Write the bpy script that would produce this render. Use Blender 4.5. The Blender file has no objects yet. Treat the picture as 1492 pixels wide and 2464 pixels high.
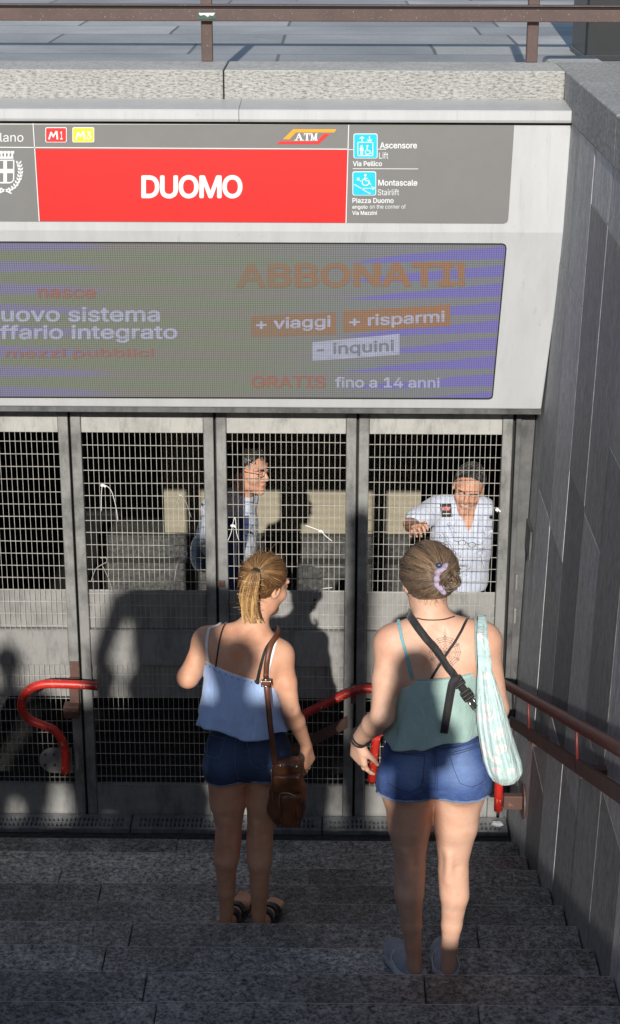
import bpy, bmesh, math, random, mathutils
import numpy as np
from mathutils import Vector, Matrix, Quaternion
random.seed(7); RNG = np.random.default_rng(7)
S = bpy.context.scene
COL = S.collection
rad = math.radians

# ------------------------------------------------------------------ camera
PITCH, YAW, ROLL, FPX = 0.3472, -0.01307, -0.00195, 4237.8
CAMZ = 4.705
fw = np.array([math.sin(YAW)*math.cos(PITCH), math.cos(YAW)*math.cos(PITCH), -math.sin(PITCH)])
r0 = np.array([math.cos(YAW), -math.sin(YAW), 0.0]); d0 = np.cross(fw, r0)
rt = math.cos(ROLL)*r0 + math.sin(ROLL)*d0; dn = -math.sin(ROLL)*r0 + math.cos(ROLL)*d0
CAMP = np.array([0.0, 0.0, CAMZ])
cam = bpy.data.cameras.new('camera'); camo = bpy.data.objects.new('camera', cam); COL.objects.link(camo)
cam.sensor_fit = 'VERTICAL'; cam.sensor_height = 36.0; cam.lens = FPX/2464*36
cam.clip_start = 0.05; cam.clip_end = 500
camo.matrix_world = Matrix(((rt[0], -dn[0], -fw[0], 0), (rt[1], -dn[1], -fw[1], 0), (rt[2], -dn[2], -fw[2], CAMZ), (0, 0, 0, 1)))
S.camera = camo

# ------------------------------------------------------------------ light
SUN_E, SUN_A = 22.7, 3.2          # elevation, degrees; azimuth the light travels, right of the stair axis
w = bpy.data.worlds.new('World'); S.world = w; w.use_nodes = True
nt = w.node_tree; sk = nt.nodes.new('ShaderNodeTexSky'); sk.sky_type = 'NISHITA'; sk.sun_disc = False
sk.sun_elevation = rad(SUN_E); sk.sun_rotation = rad(180+SUN_A); sk.air_density = 1.0; sk.dust_density = 0.6
bg = nt.nodes['Background']; bg.inputs['Strength'].default_value = 0.1
nt.links.new(sk.outputs[0], bg.inputs['Color'])
SD = Vector((math.sin(rad(SUN_A))*math.cos(rad(SUN_E)), math.cos(rad(SUN_A))*math.cos(rad(SUN_E)), -math.sin(rad(SUN_E))))
sl = bpy.data.lights.new('sun', 'SUN'); sl.energy = 4.9; sl.angle = rad(0.5); sl.color = (1.0, 0.95, 0.875)
so = bpy.data.objects.new('sun', sl); COL.objects.link(so); so.rotation_euler = SD.to_track_quat('-Z', 'Y').to_euler()
so.location = (-2, -6, 9)
S.view_settings.view_transform = 'Standard'; S.view_settings.look = 'None'
S.view_settings.exposure = 0.0; S.view_settings.gamma = 1.0
S.render.engine = 'CYCLES'
S.cycles.max_bounces = 6; S.cycles.use_denoising = True

# ------------------------------------------------------------------ helpers
def ray(x, y):
    return rt*(x-746)/FPX + dn*(y-1232)/FPX + fw
def W(x, y, Y):                    # photo point (1492 px wide) on the upright plane at depth Y
    v = ray(x, y); return Vector(CAMP + v*(Y/v[1]))
def WZ(x, y, z):                   # ... on the level plane at height z
    v = ray(x, y); return Vector(CAMP + v*((z-CAMZ)/v[2]))
def WX(x, y, X):
    v = ray(x, y); return Vector(CAMP + v*(X/v[0]))
def WP(x, y, p0, n):
    v = ray(x, y); n = np.array(n); return Vector(CAMP + v*(np.dot(np.array(p0)-CAMP, n)/np.dot(v, n)))

def tag(o, label=None, cat=None, group=None, kind=None):
    if label: o['label'] = label
    if cat: o['category'] = cat
    if group: o['group'] = group
    if kind: o['kind'] = kind
    return o
def thing(name, label, cat, loc, group=None):
    o = bpy.data.objects.new(name, None); COL.objects.link(o); o.location = loc; o.empty_display_size = .1
    return tag(o, label, cat, group)
def depth_loc(p):
    l = Vector((0, 0, 0))
    while p is not None: l = l + Vector(p.location); p = p.parent
    return l
def link(name, me, m=None, parent=None, label=None):
    o = bpy.data.objects.new(name, me); COL.objects.link(o)
    if m is not None and not me.materials:
        for q in (m if isinstance(m, (list, tuple)) else [m]): me.materials.append(q)
    if parent is not None:
        o.parent = parent
        if parent.type == 'EMPTY': o.matrix_parent_inverse = Matrix.Translation(-Vector(parent.location))
    if label: o['label'] = label
    return o
def obj(name, bm, m, parent=None, smooth=False, label=None):
    me = bpy.data.meshes.new(name)
    bmesh.ops.recalc_face_normals(bm, faces=bm.faces)
    if smooth:
        for f in bm.faces: f.smooth = True
    bm.to_mesh(me); bm.free()
    return link(name, me, m, parent, label)
def npmesh(name, V, F, smooth=True, attrs=None):
    V = np.asarray(V, np.float32); F = np.asarray(F, np.int32)
    me = bpy.data.meshes.new(name)
    me.vertices.add(len(V)); me.vertices.foreach_set('co', V.ravel())
    k = F.shape[1]
    me.loops.add(F.size); me.loops.foreach_set('vertex_index', F.ravel())
    me.polygons.add(len(F)); me.polygons.foreach_set('loop_start', np.arange(0, F.size, k, dtype=np.int32))
    me.polygons.foreach_set('use_smooth', np.full(len(F), smooth))
    me.update(calc_edges=True); me.validate()
    for n, a in (attrs or {}).items():
        at = me.attributes.new(n, 'FLOAT', 'POINT'); at.data.foreach_set('value', np.asarray(a, np.float32))
    return me
def box(bm, lo, hi, mi=0):
    x0, y0, z0 = lo; x1, y1, z1 = hi
    v = [bm.verts.new(p) for p in ((x0,y0,z0),(x1,y0,z0),(x1,y1,z0),(x0,y1,z0),(x0,y0,z1),(x1,y0,z1),(x1,y1,z1),(x0,y1,z1))]
    fs = []
    for q in ((0,3,2,1),(4,5,6,7),(0,1,5,4),(1,2,6,5),(2,3,7,6),(3,0,4,7)):
        f = bm.faces.new([v[i] for i in q]); f.material_index = mi; fs.append(f)
    return v
def bbox_bev(bm, lo, hi, b=.004, seg=2):
    t = bmesh.new(); box(t, lo, hi)
    bmesh.ops.bevel(t, geom=t.edges[:], offset=b, segments=seg, affect='EDGES', profile=.5)
    me = bpy.data.meshes.new('t'); t.to_mesh(me); t.free(); bm.from_mesh(me); bpy.data.meshes.remove(me)
def prism(bm, pts, off, mi=0):     # polygon pts (3D) extruded by off
    off = Vector(off); n = len(pts)
    a = [bm.verts.new(Vector(p)) for p in pts]; b = [bm.verts.new(Vector(p)+off) for p in pts]
    bm.faces.new(a).material_index = mi; bm.faces.new(b[::-1]).material_index = mi
    for i in range(n):
        bm.faces.new((a[i], b[i], b[(i+1) % n], a[(i+1) % n])).material_index = mi
def smooth_path(P, n=8):
    P = [Vector(p) for p in P]; out = []
    for i in range(len(P)-1):
        p0 = P[max(i-1, 0)]; p1 = P[i]; p2 = P[i+1]; p3 = P[min(i+2, len(P)-1)]
        for k in range(n):
            t = k/n
            out.append(.5*((2*p1)+(-p0+p2)*t+(2*p0-5*p1+4*p2-p3)*t*t+(-p0+3*p1-3*p2+p3)*t**3))
    out.append(P[-1]); return out
def tube(bm, P, r, seg=12, cap=True, r2=None):
    P = [Vector(p) for p in P]; n = len(P); rings = []; up = None
    for i, p in enumerate(P):
        t = (P[min(i+1, n-1)]-P[max(i-1, 0)]).normalized()
        if up is None:
            up = t.orthogonal().normalized()
        up = (up - t*up.dot(t)); up = up.normalized() if up.length > 1e-6 else t.orthogonal().normalized()
        s = t.cross(up); rr = r if r2 is None else r+(r2-r)*i/(n-1)
        if callable(r): rr = r(i/(n-1))
        rings.append([bm.verts.new(p+up*rr*math.cos(a)+s*rr*math.sin(a)) for a in [2*math.pi*k/seg for k in range(seg)]])
    for i in range(n-1):
        for k in range(seg):
            f = bm.faces.new((rings[i][k], rings[i][(k+1) % seg], rings[i+1][(k+1) % seg], rings[i+1][k])); f.smooth = True
    if cap:
        bm.faces.new(rings[0][::-1]); bm.faces.new(rings[-1])
def ribbon(bm, P, N, wd, th=.003, taper=None):   # flat strap along P, N outward normals
    rings = []; n = len(P)
    for i in range(n):
        p = Vector(P[i]); t = (Vector(P[min(i+1, n-1)])-Vector(P[max(i-1, 0)])).normalized()
        nn = Vector(N[i]); nn = (nn-t*nn.dot(t)).normalized(); s = t.cross(nn)
        ww = wd if taper is None else wd*taper(i/(n-1))
        rings.append([bm.verts.new(p+s*ww/2), bm.verts.new(p+s*ww/2*.9+nn*th), bm.verts.new(p-s*ww/2*.9+nn*th), bm.verts.new(p-s*ww/2)])
    for i in range(n-1):
        for k in range(4):
            bm.faces.new((rings[i][k], rings[i][(k+1) % 4], rings[i+1][(k+1) % 4], rings[i+1][k]))
    bm.faces.new(rings[0][::-1]); bm.faces.new(rings[-1])
def loft(bm, rings, closed=True, cap0=False, cap1=False):
    R = [[bm.verts.new(p) for p in r] for r in rings]; m = len(R[0])
    for i in range(len(R)-1):
        for k in range(m if closed else m-1):
            f = bm.faces.new((R[i][k], R[i][(k+1) % m], R[i+1][(k+1) % m], R[i+1][k])); f.smooth = True
    if cap0: bm.faces.new(R[0][::-1])
    if cap1: bm.faces.new(R[-1])

# ------------------------------------------------------------------ materials
class NT:
    def __init__(s, name):
        s.m = bpy.data.materials.new(name); s.m.use_nodes = True; s.t = s.m.node_tree
        s.b = s.t.nodes['Principled BSDF']; s.co = None
    def n(s, typ, **k):
        q = s.t.nodes.new('ShaderNode'+typ)
        for a, v in k.items(): setattr(q, a, v)
        return q
    def l(s, a, b): s.t.links.new(a, b)
    def coord(s, scale=(1, 1, 1), rot=(0, 0, 0)):
        c = s.n('TexCoord'); mp = s.n('Mapping'); mp.inputs['Scale'].default_value = scale; mp.inputs['Rotation'].default_value = rot
        s.l(c.outputs['Object'], mp.inputs['Vector']); return mp.outputs[0]
    def noise(s, vec, scale, detail=4, rough=.6, dist=0):
        q = s.n('TexNoise'); q.inputs['Scale'].default_value = scale; q.inputs['Detail'].default_value = detail
        q.inputs['Roughness'].default_value = rough; q.inputs['Distortion'].default_value = dist; s.l(vec, q.inputs['Vector']); return q.outputs['Fac']
    def vor(s, vec, scale, feat='F1', out='Distance', rnd=1.0):
        q = s.n('TexVoronoi', feature=feat); q.inputs['Scale'].default_value = scale; q.inputs['Randomness'].default_value = rnd; s.l(vec, q.inputs['Vector']); return q.outputs[out]
    def ramp(s, fac, stops):
        q = s.n('ValToRGB'); e = q.color_ramp.elements
        while len(e) < len(stops): e.new(.5)
        for i, (p, c) in enumerate(stops):
            e[i].position = p; e[i].color = (c if len(c) == 4 else (*c, 1)) if hasattr(c, '__len__') else (c, c, c, 1)
        s.l(fac, q.inputs[0]); return q.outputs['Color']
    def mix(s, fac, a, b, mode='MIX'):
        q = s.n('Mix', data_type='RGBA', blend_type=mode)
        for v, i in ((fac, 0), (a, 6), (b, 7)):
            if isinstance(v, (int, float)): q.inputs[i].default_value = v
            elif isinstance(v, tuple): q.inputs[i].default_value = (*v, 1) if len(v) == 3 else v
            else: s.l(v, q.inputs[i])
        return q.outputs[2]
    def math(s, op, a, b=0.0, c=None):
        q = s.n('Math', operation=op)
        for i, v in enumerate((a, b) if c is None else (a, b, c)):
            if isinstance(v, (int, float)): q.inputs[i].default_value = v
            else: s.l(v, q.inputs[i])
        return q.outputs[0]
    def bump(s, h, st=.3, dist=.002):
        q = s.n('Bump'); q.inputs['Strength'].default_value = st; q.inputs['Distance'].default_value = dist
        s.l(h, q.inputs['Height']); s.l(q.outputs[0], s.b.inputs['Normal'])
    def col(s, c):
        if isinstance(c, tuple): s.b.inputs['Base Color'].default_value = (*c, 1)
        else: s.l(c, s.b.inputs['Base Color'])
    def set(s, **k):
        for a, v in k.items(): s.b.inputs[a.replace('_', ' ')].default_value = v
        return s
def plain(name, c, rough=.55, metal=0.0, var=.18, scale=14, bump=.15, bs=90, spec=.5, bd=.001):
    q = NT(name); v = q.coord()
    n1 = q.noise(v, scale, 6, .65)
    a = tuple(x*(1-var) for x in c); b = tuple(min(1, x*(1+var)) for x in c)
    q.col(q.ramp(n1, [(.3, a), (.7, b)]))
    q.set(Roughness=rough, Metallic=metal); q.b.inputs['Specular IOR Level'].default_value = spec
    if bump: q.bump(q.noise(v, bs, 4), bump, bd)
    return q.m
def granite(name, dark, mid, light, sc=60, stretch=(1, 1, 1), rough=.75, tint=.25, contrast=1.0, blocks=False, worn=False):
    q = NT(name); v = q.coord(stretch)
    big = q.noise(q.coord(), 3.0, 6, .7)
    a = q.noise(v, sc, 3, .75); b = q.noise(v, sc*2.3, 2, .7)
    c = q.ramp(a, [(.36, dark), (.5, mid), (.66, light)])
    c2 = q.mix(q.ramp(b, [(.42, 0.), (.62, 1.)]), c, light)
    c3 = q.mix((.6 if blocks else .35)*contrast, c, c2)
    g = q.ramp(big, [(.3, 1-tint), (.7, 1+tint*.6 if tint < 0 else 1.0)])
    c3 = q.mix(1.0, c3, g, 'MULTIPLY')
    if blocks:
        at = q.n('Attribute', attribute_name='tint'); c3 = q.mix(1.0, c3, q.ramp(at.outputs['Fac'], [(0, .62), (1, 1.15)]), 'MULTIPLY')
    if blocks:
        sp_ = q.vor(q.coord((1, 1, 0)), 7.5); c3 = q.mix(q.ramp(sp_, [(.035, .75), (.05, 0.)]), c3, (.02, .02, .02))
        st_ = q.noise(q.coord((1, .6, 0)), 1.4, 6, .7, .6); c3 = q.mix(.85, c3, q.ramp(st_, [(.36, .42), (.62, 1.15)]), 'MULTIPLY')
    if worn: c3 = q.mix(.75, c3, (.66, .65, .62))  # pale mix paints the sunlit edge line into the nosing colour
    q.col(c3); q.set(Roughness=rough)
    q.bump(a, .35, .002)
    return q.m
M = {}
M['step'] = granite('stair granite', (.05, .048, .045), (.25, .242, .225), (.78, .76, .72), 44, (1, 1, 1), .7, .4, 1.0, True)
M['nosing'] = granite('painted-light stair nosing', (.10, .095, .09), (.34, .33, .30), (.70, .68, .64), 46, (1, 1, 1), .7, .3, 1.0, True, True)  # pale tone stands in for sun catching the step edges
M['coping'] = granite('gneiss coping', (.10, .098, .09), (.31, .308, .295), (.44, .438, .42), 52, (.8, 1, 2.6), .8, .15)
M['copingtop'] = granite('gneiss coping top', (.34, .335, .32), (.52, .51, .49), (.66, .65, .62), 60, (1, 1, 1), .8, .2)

def wall_mat():
    q = NT('slate cladding'); v = q.coord((1, 1, .35))
    at = q.n('Attribute', attribute_name='tint')
    a = q.noise(v, 55, 5, .7); st = q.noise(q.coord((3, 3, .25)), 5, 5, .6)
    c = q.ramp(a, [(.3, (.24, .245, .255)), (.5, (.42, .428, .44)), (.72, (.62, .62, .62))])
    c = q.mix(1.0, c, q.ramp(at.outputs['Fac'], [(0, .42), (1, 1.35)]), 'MULTIPLY')
    c = q.mix(.45, c, q.ramp(st, [(.3, .55), (.65, 1.1)]), 'MULTIPLY'); c = q.mix(.5, c, q.ramp(q.noise(q.coord(), 130, 3, .7), [(.35, .55), (.65, 1.15)]), 'MULTIPLY')
    q.col(c); q.set(Roughness=.6); q.bump(a, .35, .002); return q.m
M['wall'] = wall_mat()
M['joint'] = plain('pale joint mortar', (.5, .48, .44), .9)
M['jointdark'] = plain('dark joint', (.02, .02, .02), .9)

def paving_mat():
    q = NT('plaza paving'); v = q.coord()
    br = q.n('TexBrick'); br.offset = .37; br.squash = 1.4; br.squash_frequency = 3
    for k, x in (('Scale', 1.0), ('Mortar Size', .010), ('Brick Width', 1.35), ('Row Height', .62), ('Bias', -.1), ('Mortar Smooth', .1)): br.inputs[k].default_value = x
    br.inputs['Color1'].default_value = (.42, .425, .44, 1); br.inputs['Color2'].default_value = (.68, .675, .66, 1); br.inputs['Mortar'].default_value = (.2, .195, .18, 1)
    mp = q.n('Mapping'); mp.inputs['Rotation'].default_value = (0, 0, rad(0)); mp.inputs['Location'].default_value = (.3, .1, 0)
    q.l(q.n('TexCoord').outputs['Object'], mp.inputs[0]); 
    wv = q.n('TexNoise'); wv.inputs['Scale'].default_value = 1.1; q.l(mp.outputs[0], wv.inputs['Vector'])
    ad = q.n('MixRGB', blend_type='LINEAR_LIGHT'); ad.inputs[0].default_value = .02; q.l(mp.outputs[0], ad.inputs[1]); q.l(wv.outputs['Color'], ad.inputs[2])
    q.l(ad.outputs[0], br.inputs['Vector'])
    n = q.noise(v, 60, 4, .7); st = q.noise(v, 1.3, 5, .6)
    c = q.mix(.6, br.outputs['Color'], q.ramp(n, [(.3, .6), (.7, 1.0)]), 'MULTIPLY')
    c = q.mix(.7, c, q.ramp(st, [(.3, .6), (.7, 1.1)]), 'MULTIPLY')
    q.col(c); q.set(Roughness=.6); q.bump(n, .25, .002); return q.m
M['paving'] = paving_mat()

def steel_mat(name, c, rough=.42, metal=.55, grime=.5):
    q = NT(name); v = q.coord((1, 1, .12)); u = q.coord()
    a = q.noise(v, 60, 4, .7); b = q.noise(u, 4.5, 6, .7); d = q.noise(q.coord((1, 1, .3)), 16, 6, .75)
    lo = tuple(x*(1-grime) for x in c)
    col = q.ramp(b, [(.34, lo), (.55, c)])
    col = q.mix(.5, col, q.ramp(d, [(.36, .38), (.52, 1.0)]), 'MULTIPLY')
    col = q.mix(.25, col, q.ramp(a, [(.3, .7), (.7, 1.05)]), 'MULTIPLY')
    q.col(col); q.l(q.ramp(d, [(.3, rough+.22), (.65, rough)]), q.b.inputs['Roughness']); q.set(Metallic=metal)
    q.bump(a, .08, .0008); return q.m
M['steel'] = steel_mat('weathered steel stile', (.34, .34, .33), .45, .4, .45)
M['plate'] = steel_mat('brushed steel plate', (.335, .332, .32), .5, .3, .25)
M['wire'] = plain('galvanised wire', (.46, .445, .41), .5, .3, .25, 30, 0)
M['head'] = steel_mat('pale head plate', (.47, .465, .44), .5, .2, .2)
M['darksteel'] = steel_mat('dark frame steel', (.16, .16, .16), .5, .3, .5)
M['grating'] = steel_mat('drain grating', (.34, .35, .37), .45, .6, .35)
M['black'] = plain('black void', (.012, .012, .012), .9, 0, .1, 5, 0)

def painted(name, c, chip, rough=.42, thr=.63, sc=38, drt=.25):
    q = NT(name); v = q.coord(); a = q.noise(v, sc, 6, .75); b = q.noise(v, 6, 5, .65)
    col = q.mix(q.ramp(a, [(thr, 0.), (thr+.02, 1.)]), q.ramp(b, [(.3, tuple(x*(1-drt) for x in c)), (.7, c)]), chip)
    q.col(col); q.set(Roughness=rough); q.bump(a, .12, .001); return q.m
M['red'] = painted('red handrail paint', (.60, .030, .020), (.70, .36, .30), .40, .60, 40, .5)
M['brown'] = painted('brown railing paint', (.082, .045, .040), (.45, .42, .40), .5, .64, 130, .4)
M['maroon'] = painted('maroon handrail paint', (.17, .028, .020), (.38, .22, .19), .48, .63, 80, .45)
M['brownbar'] = painted('rusty brown bar', (.12, .062, .05), (.25, .13, .09), .6, .6, 30)

def white_mat():
    q = NT('white enamel housing'); v = q.coord(); a = q.noise(q.coord((1, 1, .18)), 9, 6, .7); b = q.noise(v, 70, 3, .7)
    c = q.mix(.6, (.50, .51, .52), q.ramp(a, [(.34, .84), (.6, 1.0)]), 'MULTIPLY')
    dr = q.noise(q.coord((1, 1, .07)), 26, 4, .75); c = q.mix(q.ramp(dr, [(.60, 0.), (.72, .35)]), c, (.33, .32, .29))
    c = q.mix(q.ramp(b, [(.70, 0.), (.715, .8)]), c, (.3, .29, .27))
    q.col(c); q.set(Roughness=.38); q.bump(q.noise(v, 3.2, 3), .08, .01); return q.m
M['white'] = white_mat()
def signmat(name, c, rough=.4):
    q = NT(name); v = q.coord(); a = q.noise(v, 7, 6, .7); b = q.noise(q.coord((.5, 1, 3)), 40, 4, .8)
    col = q.mix(.35, c, q.ramp(a, [(.35, .86), (.65, 1.03)]), 'MULTIPLY')
    col = q.mix(q.ramp(b, [(.70, 0.), (.76, .22)]), col, (.8, .75, .72))
    q.col(col); q.set(Roughness=rough); return q.m
M['signred'] = signmat('sign red', (.62, .016, .014))
M['signgrey'] = signmat('sign grey', (.185, .184, .18))
M['letter'] = signmat('white lettering', (.72, .73, .74))
M['cyan'] = signmat('cyan pictogram', (.01, .52, .74))
M['yellow'] = signmat('yellow badge', (.85, .68, .03))
M['orange'] = signmat('orange logo bar', (.85, .36, .02))
M['badge'] = signmat('badge red', (.75, .03, .03))
M['beige'] = plain('beige interior wall', (.33, .295, .215), .7, 0, .12, 3)
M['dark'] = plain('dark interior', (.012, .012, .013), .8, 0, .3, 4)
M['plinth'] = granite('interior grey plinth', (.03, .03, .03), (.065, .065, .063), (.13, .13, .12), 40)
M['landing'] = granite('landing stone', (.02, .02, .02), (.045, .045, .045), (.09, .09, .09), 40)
M['pedestal'] = plain('black pedestal', (.012, .016, .02), .35, .1, .3, 6)
M['tie'] = plain('white plastic tie', (.8, .79, .76), .4, 0, .05)
M['string'] = plain('grey string', (.42, .41, .38), .6)

# ------------------------------------------------------------------ constants of the place
RUN, RISE = .38, .15
YN0 = 7.749
def ny(n): return YN0-RUN*n
def nz(n): return RISE*(n+1)
YG = 8.23                        # gate plane
ZST = 3.79                       # street level
ZCOP = 3.89
def wallx(z): return .94+.09*min(max(z, -.5), 3.9)/3.75
XL = -3.3
NST = 24

# ------------------------------------------------------------------ plaza, ground
def build_ground():
    bm = bmesh.new()
    F = 120
    def q(x0, y0, x1, y1): bm.faces.new([bm.verts.new((x, y, ZST)) for x, y in ((x0,y0),(x1,y0),(x1,y1),(x0,y1))])
    yb = ny(NST)-.02
    q(-F, 8.4, F, F); q(1.62, yb, F, 8.4); q(-F, yb, XL-.5, 8.4); q(-F, -F, F, yb)
    tag(obj('plaza_ground', bm, M['paving']), kind='structure')
    bm = bmesh.new(); box(bm, (XL, 7.76, -.3), (wallx(0)-.005, 10.6, 0))
    tag(obj('landing_floor', bm, M['landing']), kind='structure')
build_ground()

# ------------------------------------------------------------------ stairs
def build_stairs():
    t = thing('stairs', 'wide speckled grey granite stairway going down to the closed mesh gate', 'stairs', (0, 5, 0))
    rr = random.Random(3)
    for n in range(0, NST):
        bm = bmesh.new(); tint = bm.verts.layers.float.new('tint'); nv = 0; z1 = nz(n); z0 = z1-.148; y1 = ny(n); y0 = y1-.41
        xs = [XL]; x = XL+rr.uniform(.3, 1.1)
        while x < .7: xs.append(x); x += rr.uniform(.75, 1.35)
        xe = wallx(z1)-.004; xs.append(xe)
        for i in range(len(xs)-1):
            dz = rr.uniform(-.002, .002); dy = rr.uniform(-.003, .003)
            bbox_bev(bm, (xs[i]+.0016, y0, z0), (xs[i+1]-.0016, y1+dy, z1+dz), .006, 2)
            bm.verts.ensure_lookup_table(); tv = rr.random()
            for v in bm.verts[nv:]: v[tint] = tv
            nv = len(bm.verts)
        box(bm, (XL, y0-.02, z0-.2), (xe, y1-.03, z0-.001))
        bm.normal_update()
        for f in bm.faces:
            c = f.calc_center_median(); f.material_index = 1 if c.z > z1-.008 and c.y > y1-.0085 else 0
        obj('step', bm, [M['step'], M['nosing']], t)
build_stairs()

# ------------------------------------------------------------------ side walls
def panel_wall(name, label, cat, xf, sgn, y0, y1):
    t = thing(name, label, cat, (xf(0)*1.0, (y0+y1)/2, 0))
    bm = bmesh.new(); tint = bm.verts.layers.float.new('tint'); rr = random.Random(5)
    y = y1; i = 0
    while y > y0+.05:
        wd = .46
        ya = max(y-wd, y0)
        off = .42+.2*i + (.22 if i % 2 else 0)
        zs = [-.4]; z = off
        while z > .2: z -= 1.12
        z += 1.12
        while z < 3.68: zs.append(z); z += 1.12
        zs.append(3.70)
        for a, b in zip(zs[:-1], zs[1:]):
            tv = rr.random(); g = .0034
            tb = bmesh.new()
            vs = []
            for (yy, zz) in ((ya+g, a+g), (y-g, a+g), (y-g, b-g), (ya+g, b-g)):
                vs.append(((xf(zz)), yy, zz))
            pr = rr.uniform(-.0012, .0012)
            f = [bm.verts.new((p[0]+sgn*(0.0)+pr, p[1], p[2])) for p in vs]
            k = [bm.verts.new((p[0]+sgn*.03, p[1], p[2])) for p in vs]
            for v in f+k: v[tint] = tv
            bm.faces.new(f)
            for j in range(4): bm.faces.new((f[j], k[j], k[(j+1) % 4], f[(j+1) % 4]))
        y = ya; i += 1
    o = obj('cladding', bm, M['wall'], t)
    bm = bmesh.new()                      # mortar just behind the panel faces
    d = .0012
    pts = [(xf(-.4)+sgn*d, y0, -.4), (xf(-.4)+sgn*d, y1, -.4), (xf(3.69)+sgn*d, y1, 3.69), (xf(3.69)+sgn*d, y0, 3.69)]
    prism(bm, pts, (sgn*.02, 0, 0)); obj('mortar', bm, M['mortar'], t)
    bm = bmesh.new()
    rr = random.Random(9); y = y1
    ln = [1.9, 2.2, 2.0, 2.1, 2.4, 2.0]
    for L in ln:
        ya = max(y-L, y0)
        x = xf(3.7); b = x-sgn*.006
        lo = (min(b, b+sgn*.62), ya+.003, 3.7); hi = (max(b, b+sgn*.62), y-.003, ZCOP)
        bbox_bev(bm, lo, hi, .006)
        y = ya
        if y <= y0+.01: break
    obj('coping', bm, M['copingdark'], t)
    bm = bmesh.new(); x = xf(3.7)
    box(bm, (min(x+sgn*.04, x+sgn*.5), y0, -.6), (max(x+sgn*.04, x+sgn*.5), y1, 3.68)); 
    obj('core', bm, M['dark'], t)
    return t
M['mortar'] = plain('wall mortar', (.42, .41, .38), .9, 0, .6, 9)
M['copingdark'] = granite('side coping stone', (.20, .20, .20), (.38, .378, .37), (.56, .555, .54), 55, (1, 1, 1), .8, .25)
panel_wall('stone_wall', 'tall side wall of grey stone panels beside the stairway with the maroon handrail', 'wall', wallx, 1, -1.4, 8.395)
panel_wall('stone_wall', 'grey stone panel wall on the far left side of the stairway, out of sun', 'wall', lambda z: XL, -1, -1.4, 8.395)

# ------------------------------------------------------------------ parapet above the gate
def build_parapet():
    t = thing('parapet', 'pale rough gneiss parapet in two blocks above the white station sign', 'parapet', (-1, 8.2, 3.3))
    xj = W(538, 200, 8.0).x
    for a, b in ((XL, xj-.0025), (xj+.0025, 1.022)):
        bm = bmesh.new(); 
        bbox_bev(bm, (a, 8.0, 3.45), (b, 8.4, ZCOP), .008)
        bm.normal_update()
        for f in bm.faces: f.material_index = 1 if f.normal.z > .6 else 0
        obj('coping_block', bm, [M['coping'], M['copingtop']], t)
    bm = bmesh.new(); box(bm, (XL, 8.12, 2.36), (1.02, 8.4, 3.449)); obj('backing_wall', bm, M['plinth'], t)
build_parapet()

# ------------------------------------------------------------------ railing on the parapet
def build_railing():
    t = thing('railing', 'chipped brown painted metal railing on top of the parapet with a small sticker', 'railing', (0, 8.36, ZCOP))
    Y = 8.35
    def zz(y): return W(746, y, Y).z
    bm = bmesh.new(); bbox_bev(bm, (-3.6, Y-.022, zz(51)), (3.2, Y+.022, zz(21)), .003); obj('rail', bm, M['brown'], t)
    bm = bmesh.new(); bbox_bev(bm, (-3.6, Y-.024, zz(14.5)), (3.2, Y+.024, zz(10.5)), .002); obj('rail_cap', bm, M['brown'], t)
    bm = bmesh.new(); box(bm, (-3.6, Y-.014, zz(22.5)), (3.2, Y+.014, zz(13.5))); obj('painted_rail_shadow', bm, M['black'], t)  # black strip paints the shadow between rail and cap
    bm = bmesh.new(); bbox_bev(bm, (-3.6, Y-.03, 4.62), (3.2, Y+.03, 4.66), .004); obj('top_rail', bm, M['brown'], t)
    for x in (W(497, 100, Y).x, W(1283, 100, Y).x, W(497, 100, Y).x-1.6, W(1283, 100, Y).x+1.6):
        bm = bmesh.new(); bbox_bev(bm, (x-.026, Y+.0235, ZCOP+.001 if x < 1.0 else ZST), (x+.026, Y+.06, 4.62), .003); obj('post', bm, M['brown'], t)
    bm = bmesh.new(); a = W(476, 30, Y-.022); b = W(519, 46, Y-.022)
    box(bm, (a.x, Y-.0255, b.z), (b.x, Y-.0225, a.z)); st = obj('sticker', bm, M['stick1'], t, label='torn dark green and white sticker')
    bm = bmesh.new(); rr = random.Random(2)
    pts = [(a.x+.004, 0, a.z-.002), (b.x-.002, 0, a.z-.001), (b.x-.012, 0, a.z-.014), (a.x+.052, 0, a.z-.011), (a.x+.047, 0, a.z-.019), (a.x+.03, 0, a.z-.010), (a.x+.01, 0, a.z-.013)]
    prism(bm, [(p[0], Y-.0262, p[2]) for p in pts], (0, .0006, 0)); obj('sticker_print', bm, M['letter'], st)
M['stick1'] = plain('sticker green', (.02, .075, .06), .5, 0, .4, 60)
build_railing()

def build_street_bits():
    t = thing('pedestal', 'black square pedestal on the plaza behind the brown railing', 'pedestal', (1.5, 8.9, ZST))
    a = WZ(1407, 137, ZST+.02)
    bm = bmesh.new(); bbox_bev(bm, (a.x, a.y, ZST), (a.x+.6, a.y+.55, 5.2), .012); obj('shaft', bm, M['pedestal'], t)
    bm = bmesh.new(); bbox_bev(bm, (a.x-.006, a.y-.006, ZST), (a.x+.606, a.y+.556, ZST+.03), .004); obj('base', bm, M['pedestal'], t)
    bm = bmesh.new(); b = WZ(1240, 145, ZST); c = WZ(1405, 116, ZST+.07)
    bbox_bev(bm, (1.03, 8.47, ZST+.002), (a.x-.012, 9.0, ZST+.075), .02)
    tag(obj('kerb_stone', bm, M['copingtop']), 'low worn stone kerb block beside the black pedestal', 'kerb')
    # column lid: soffit slab keeps the interior dark
build_street_bits()

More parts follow.
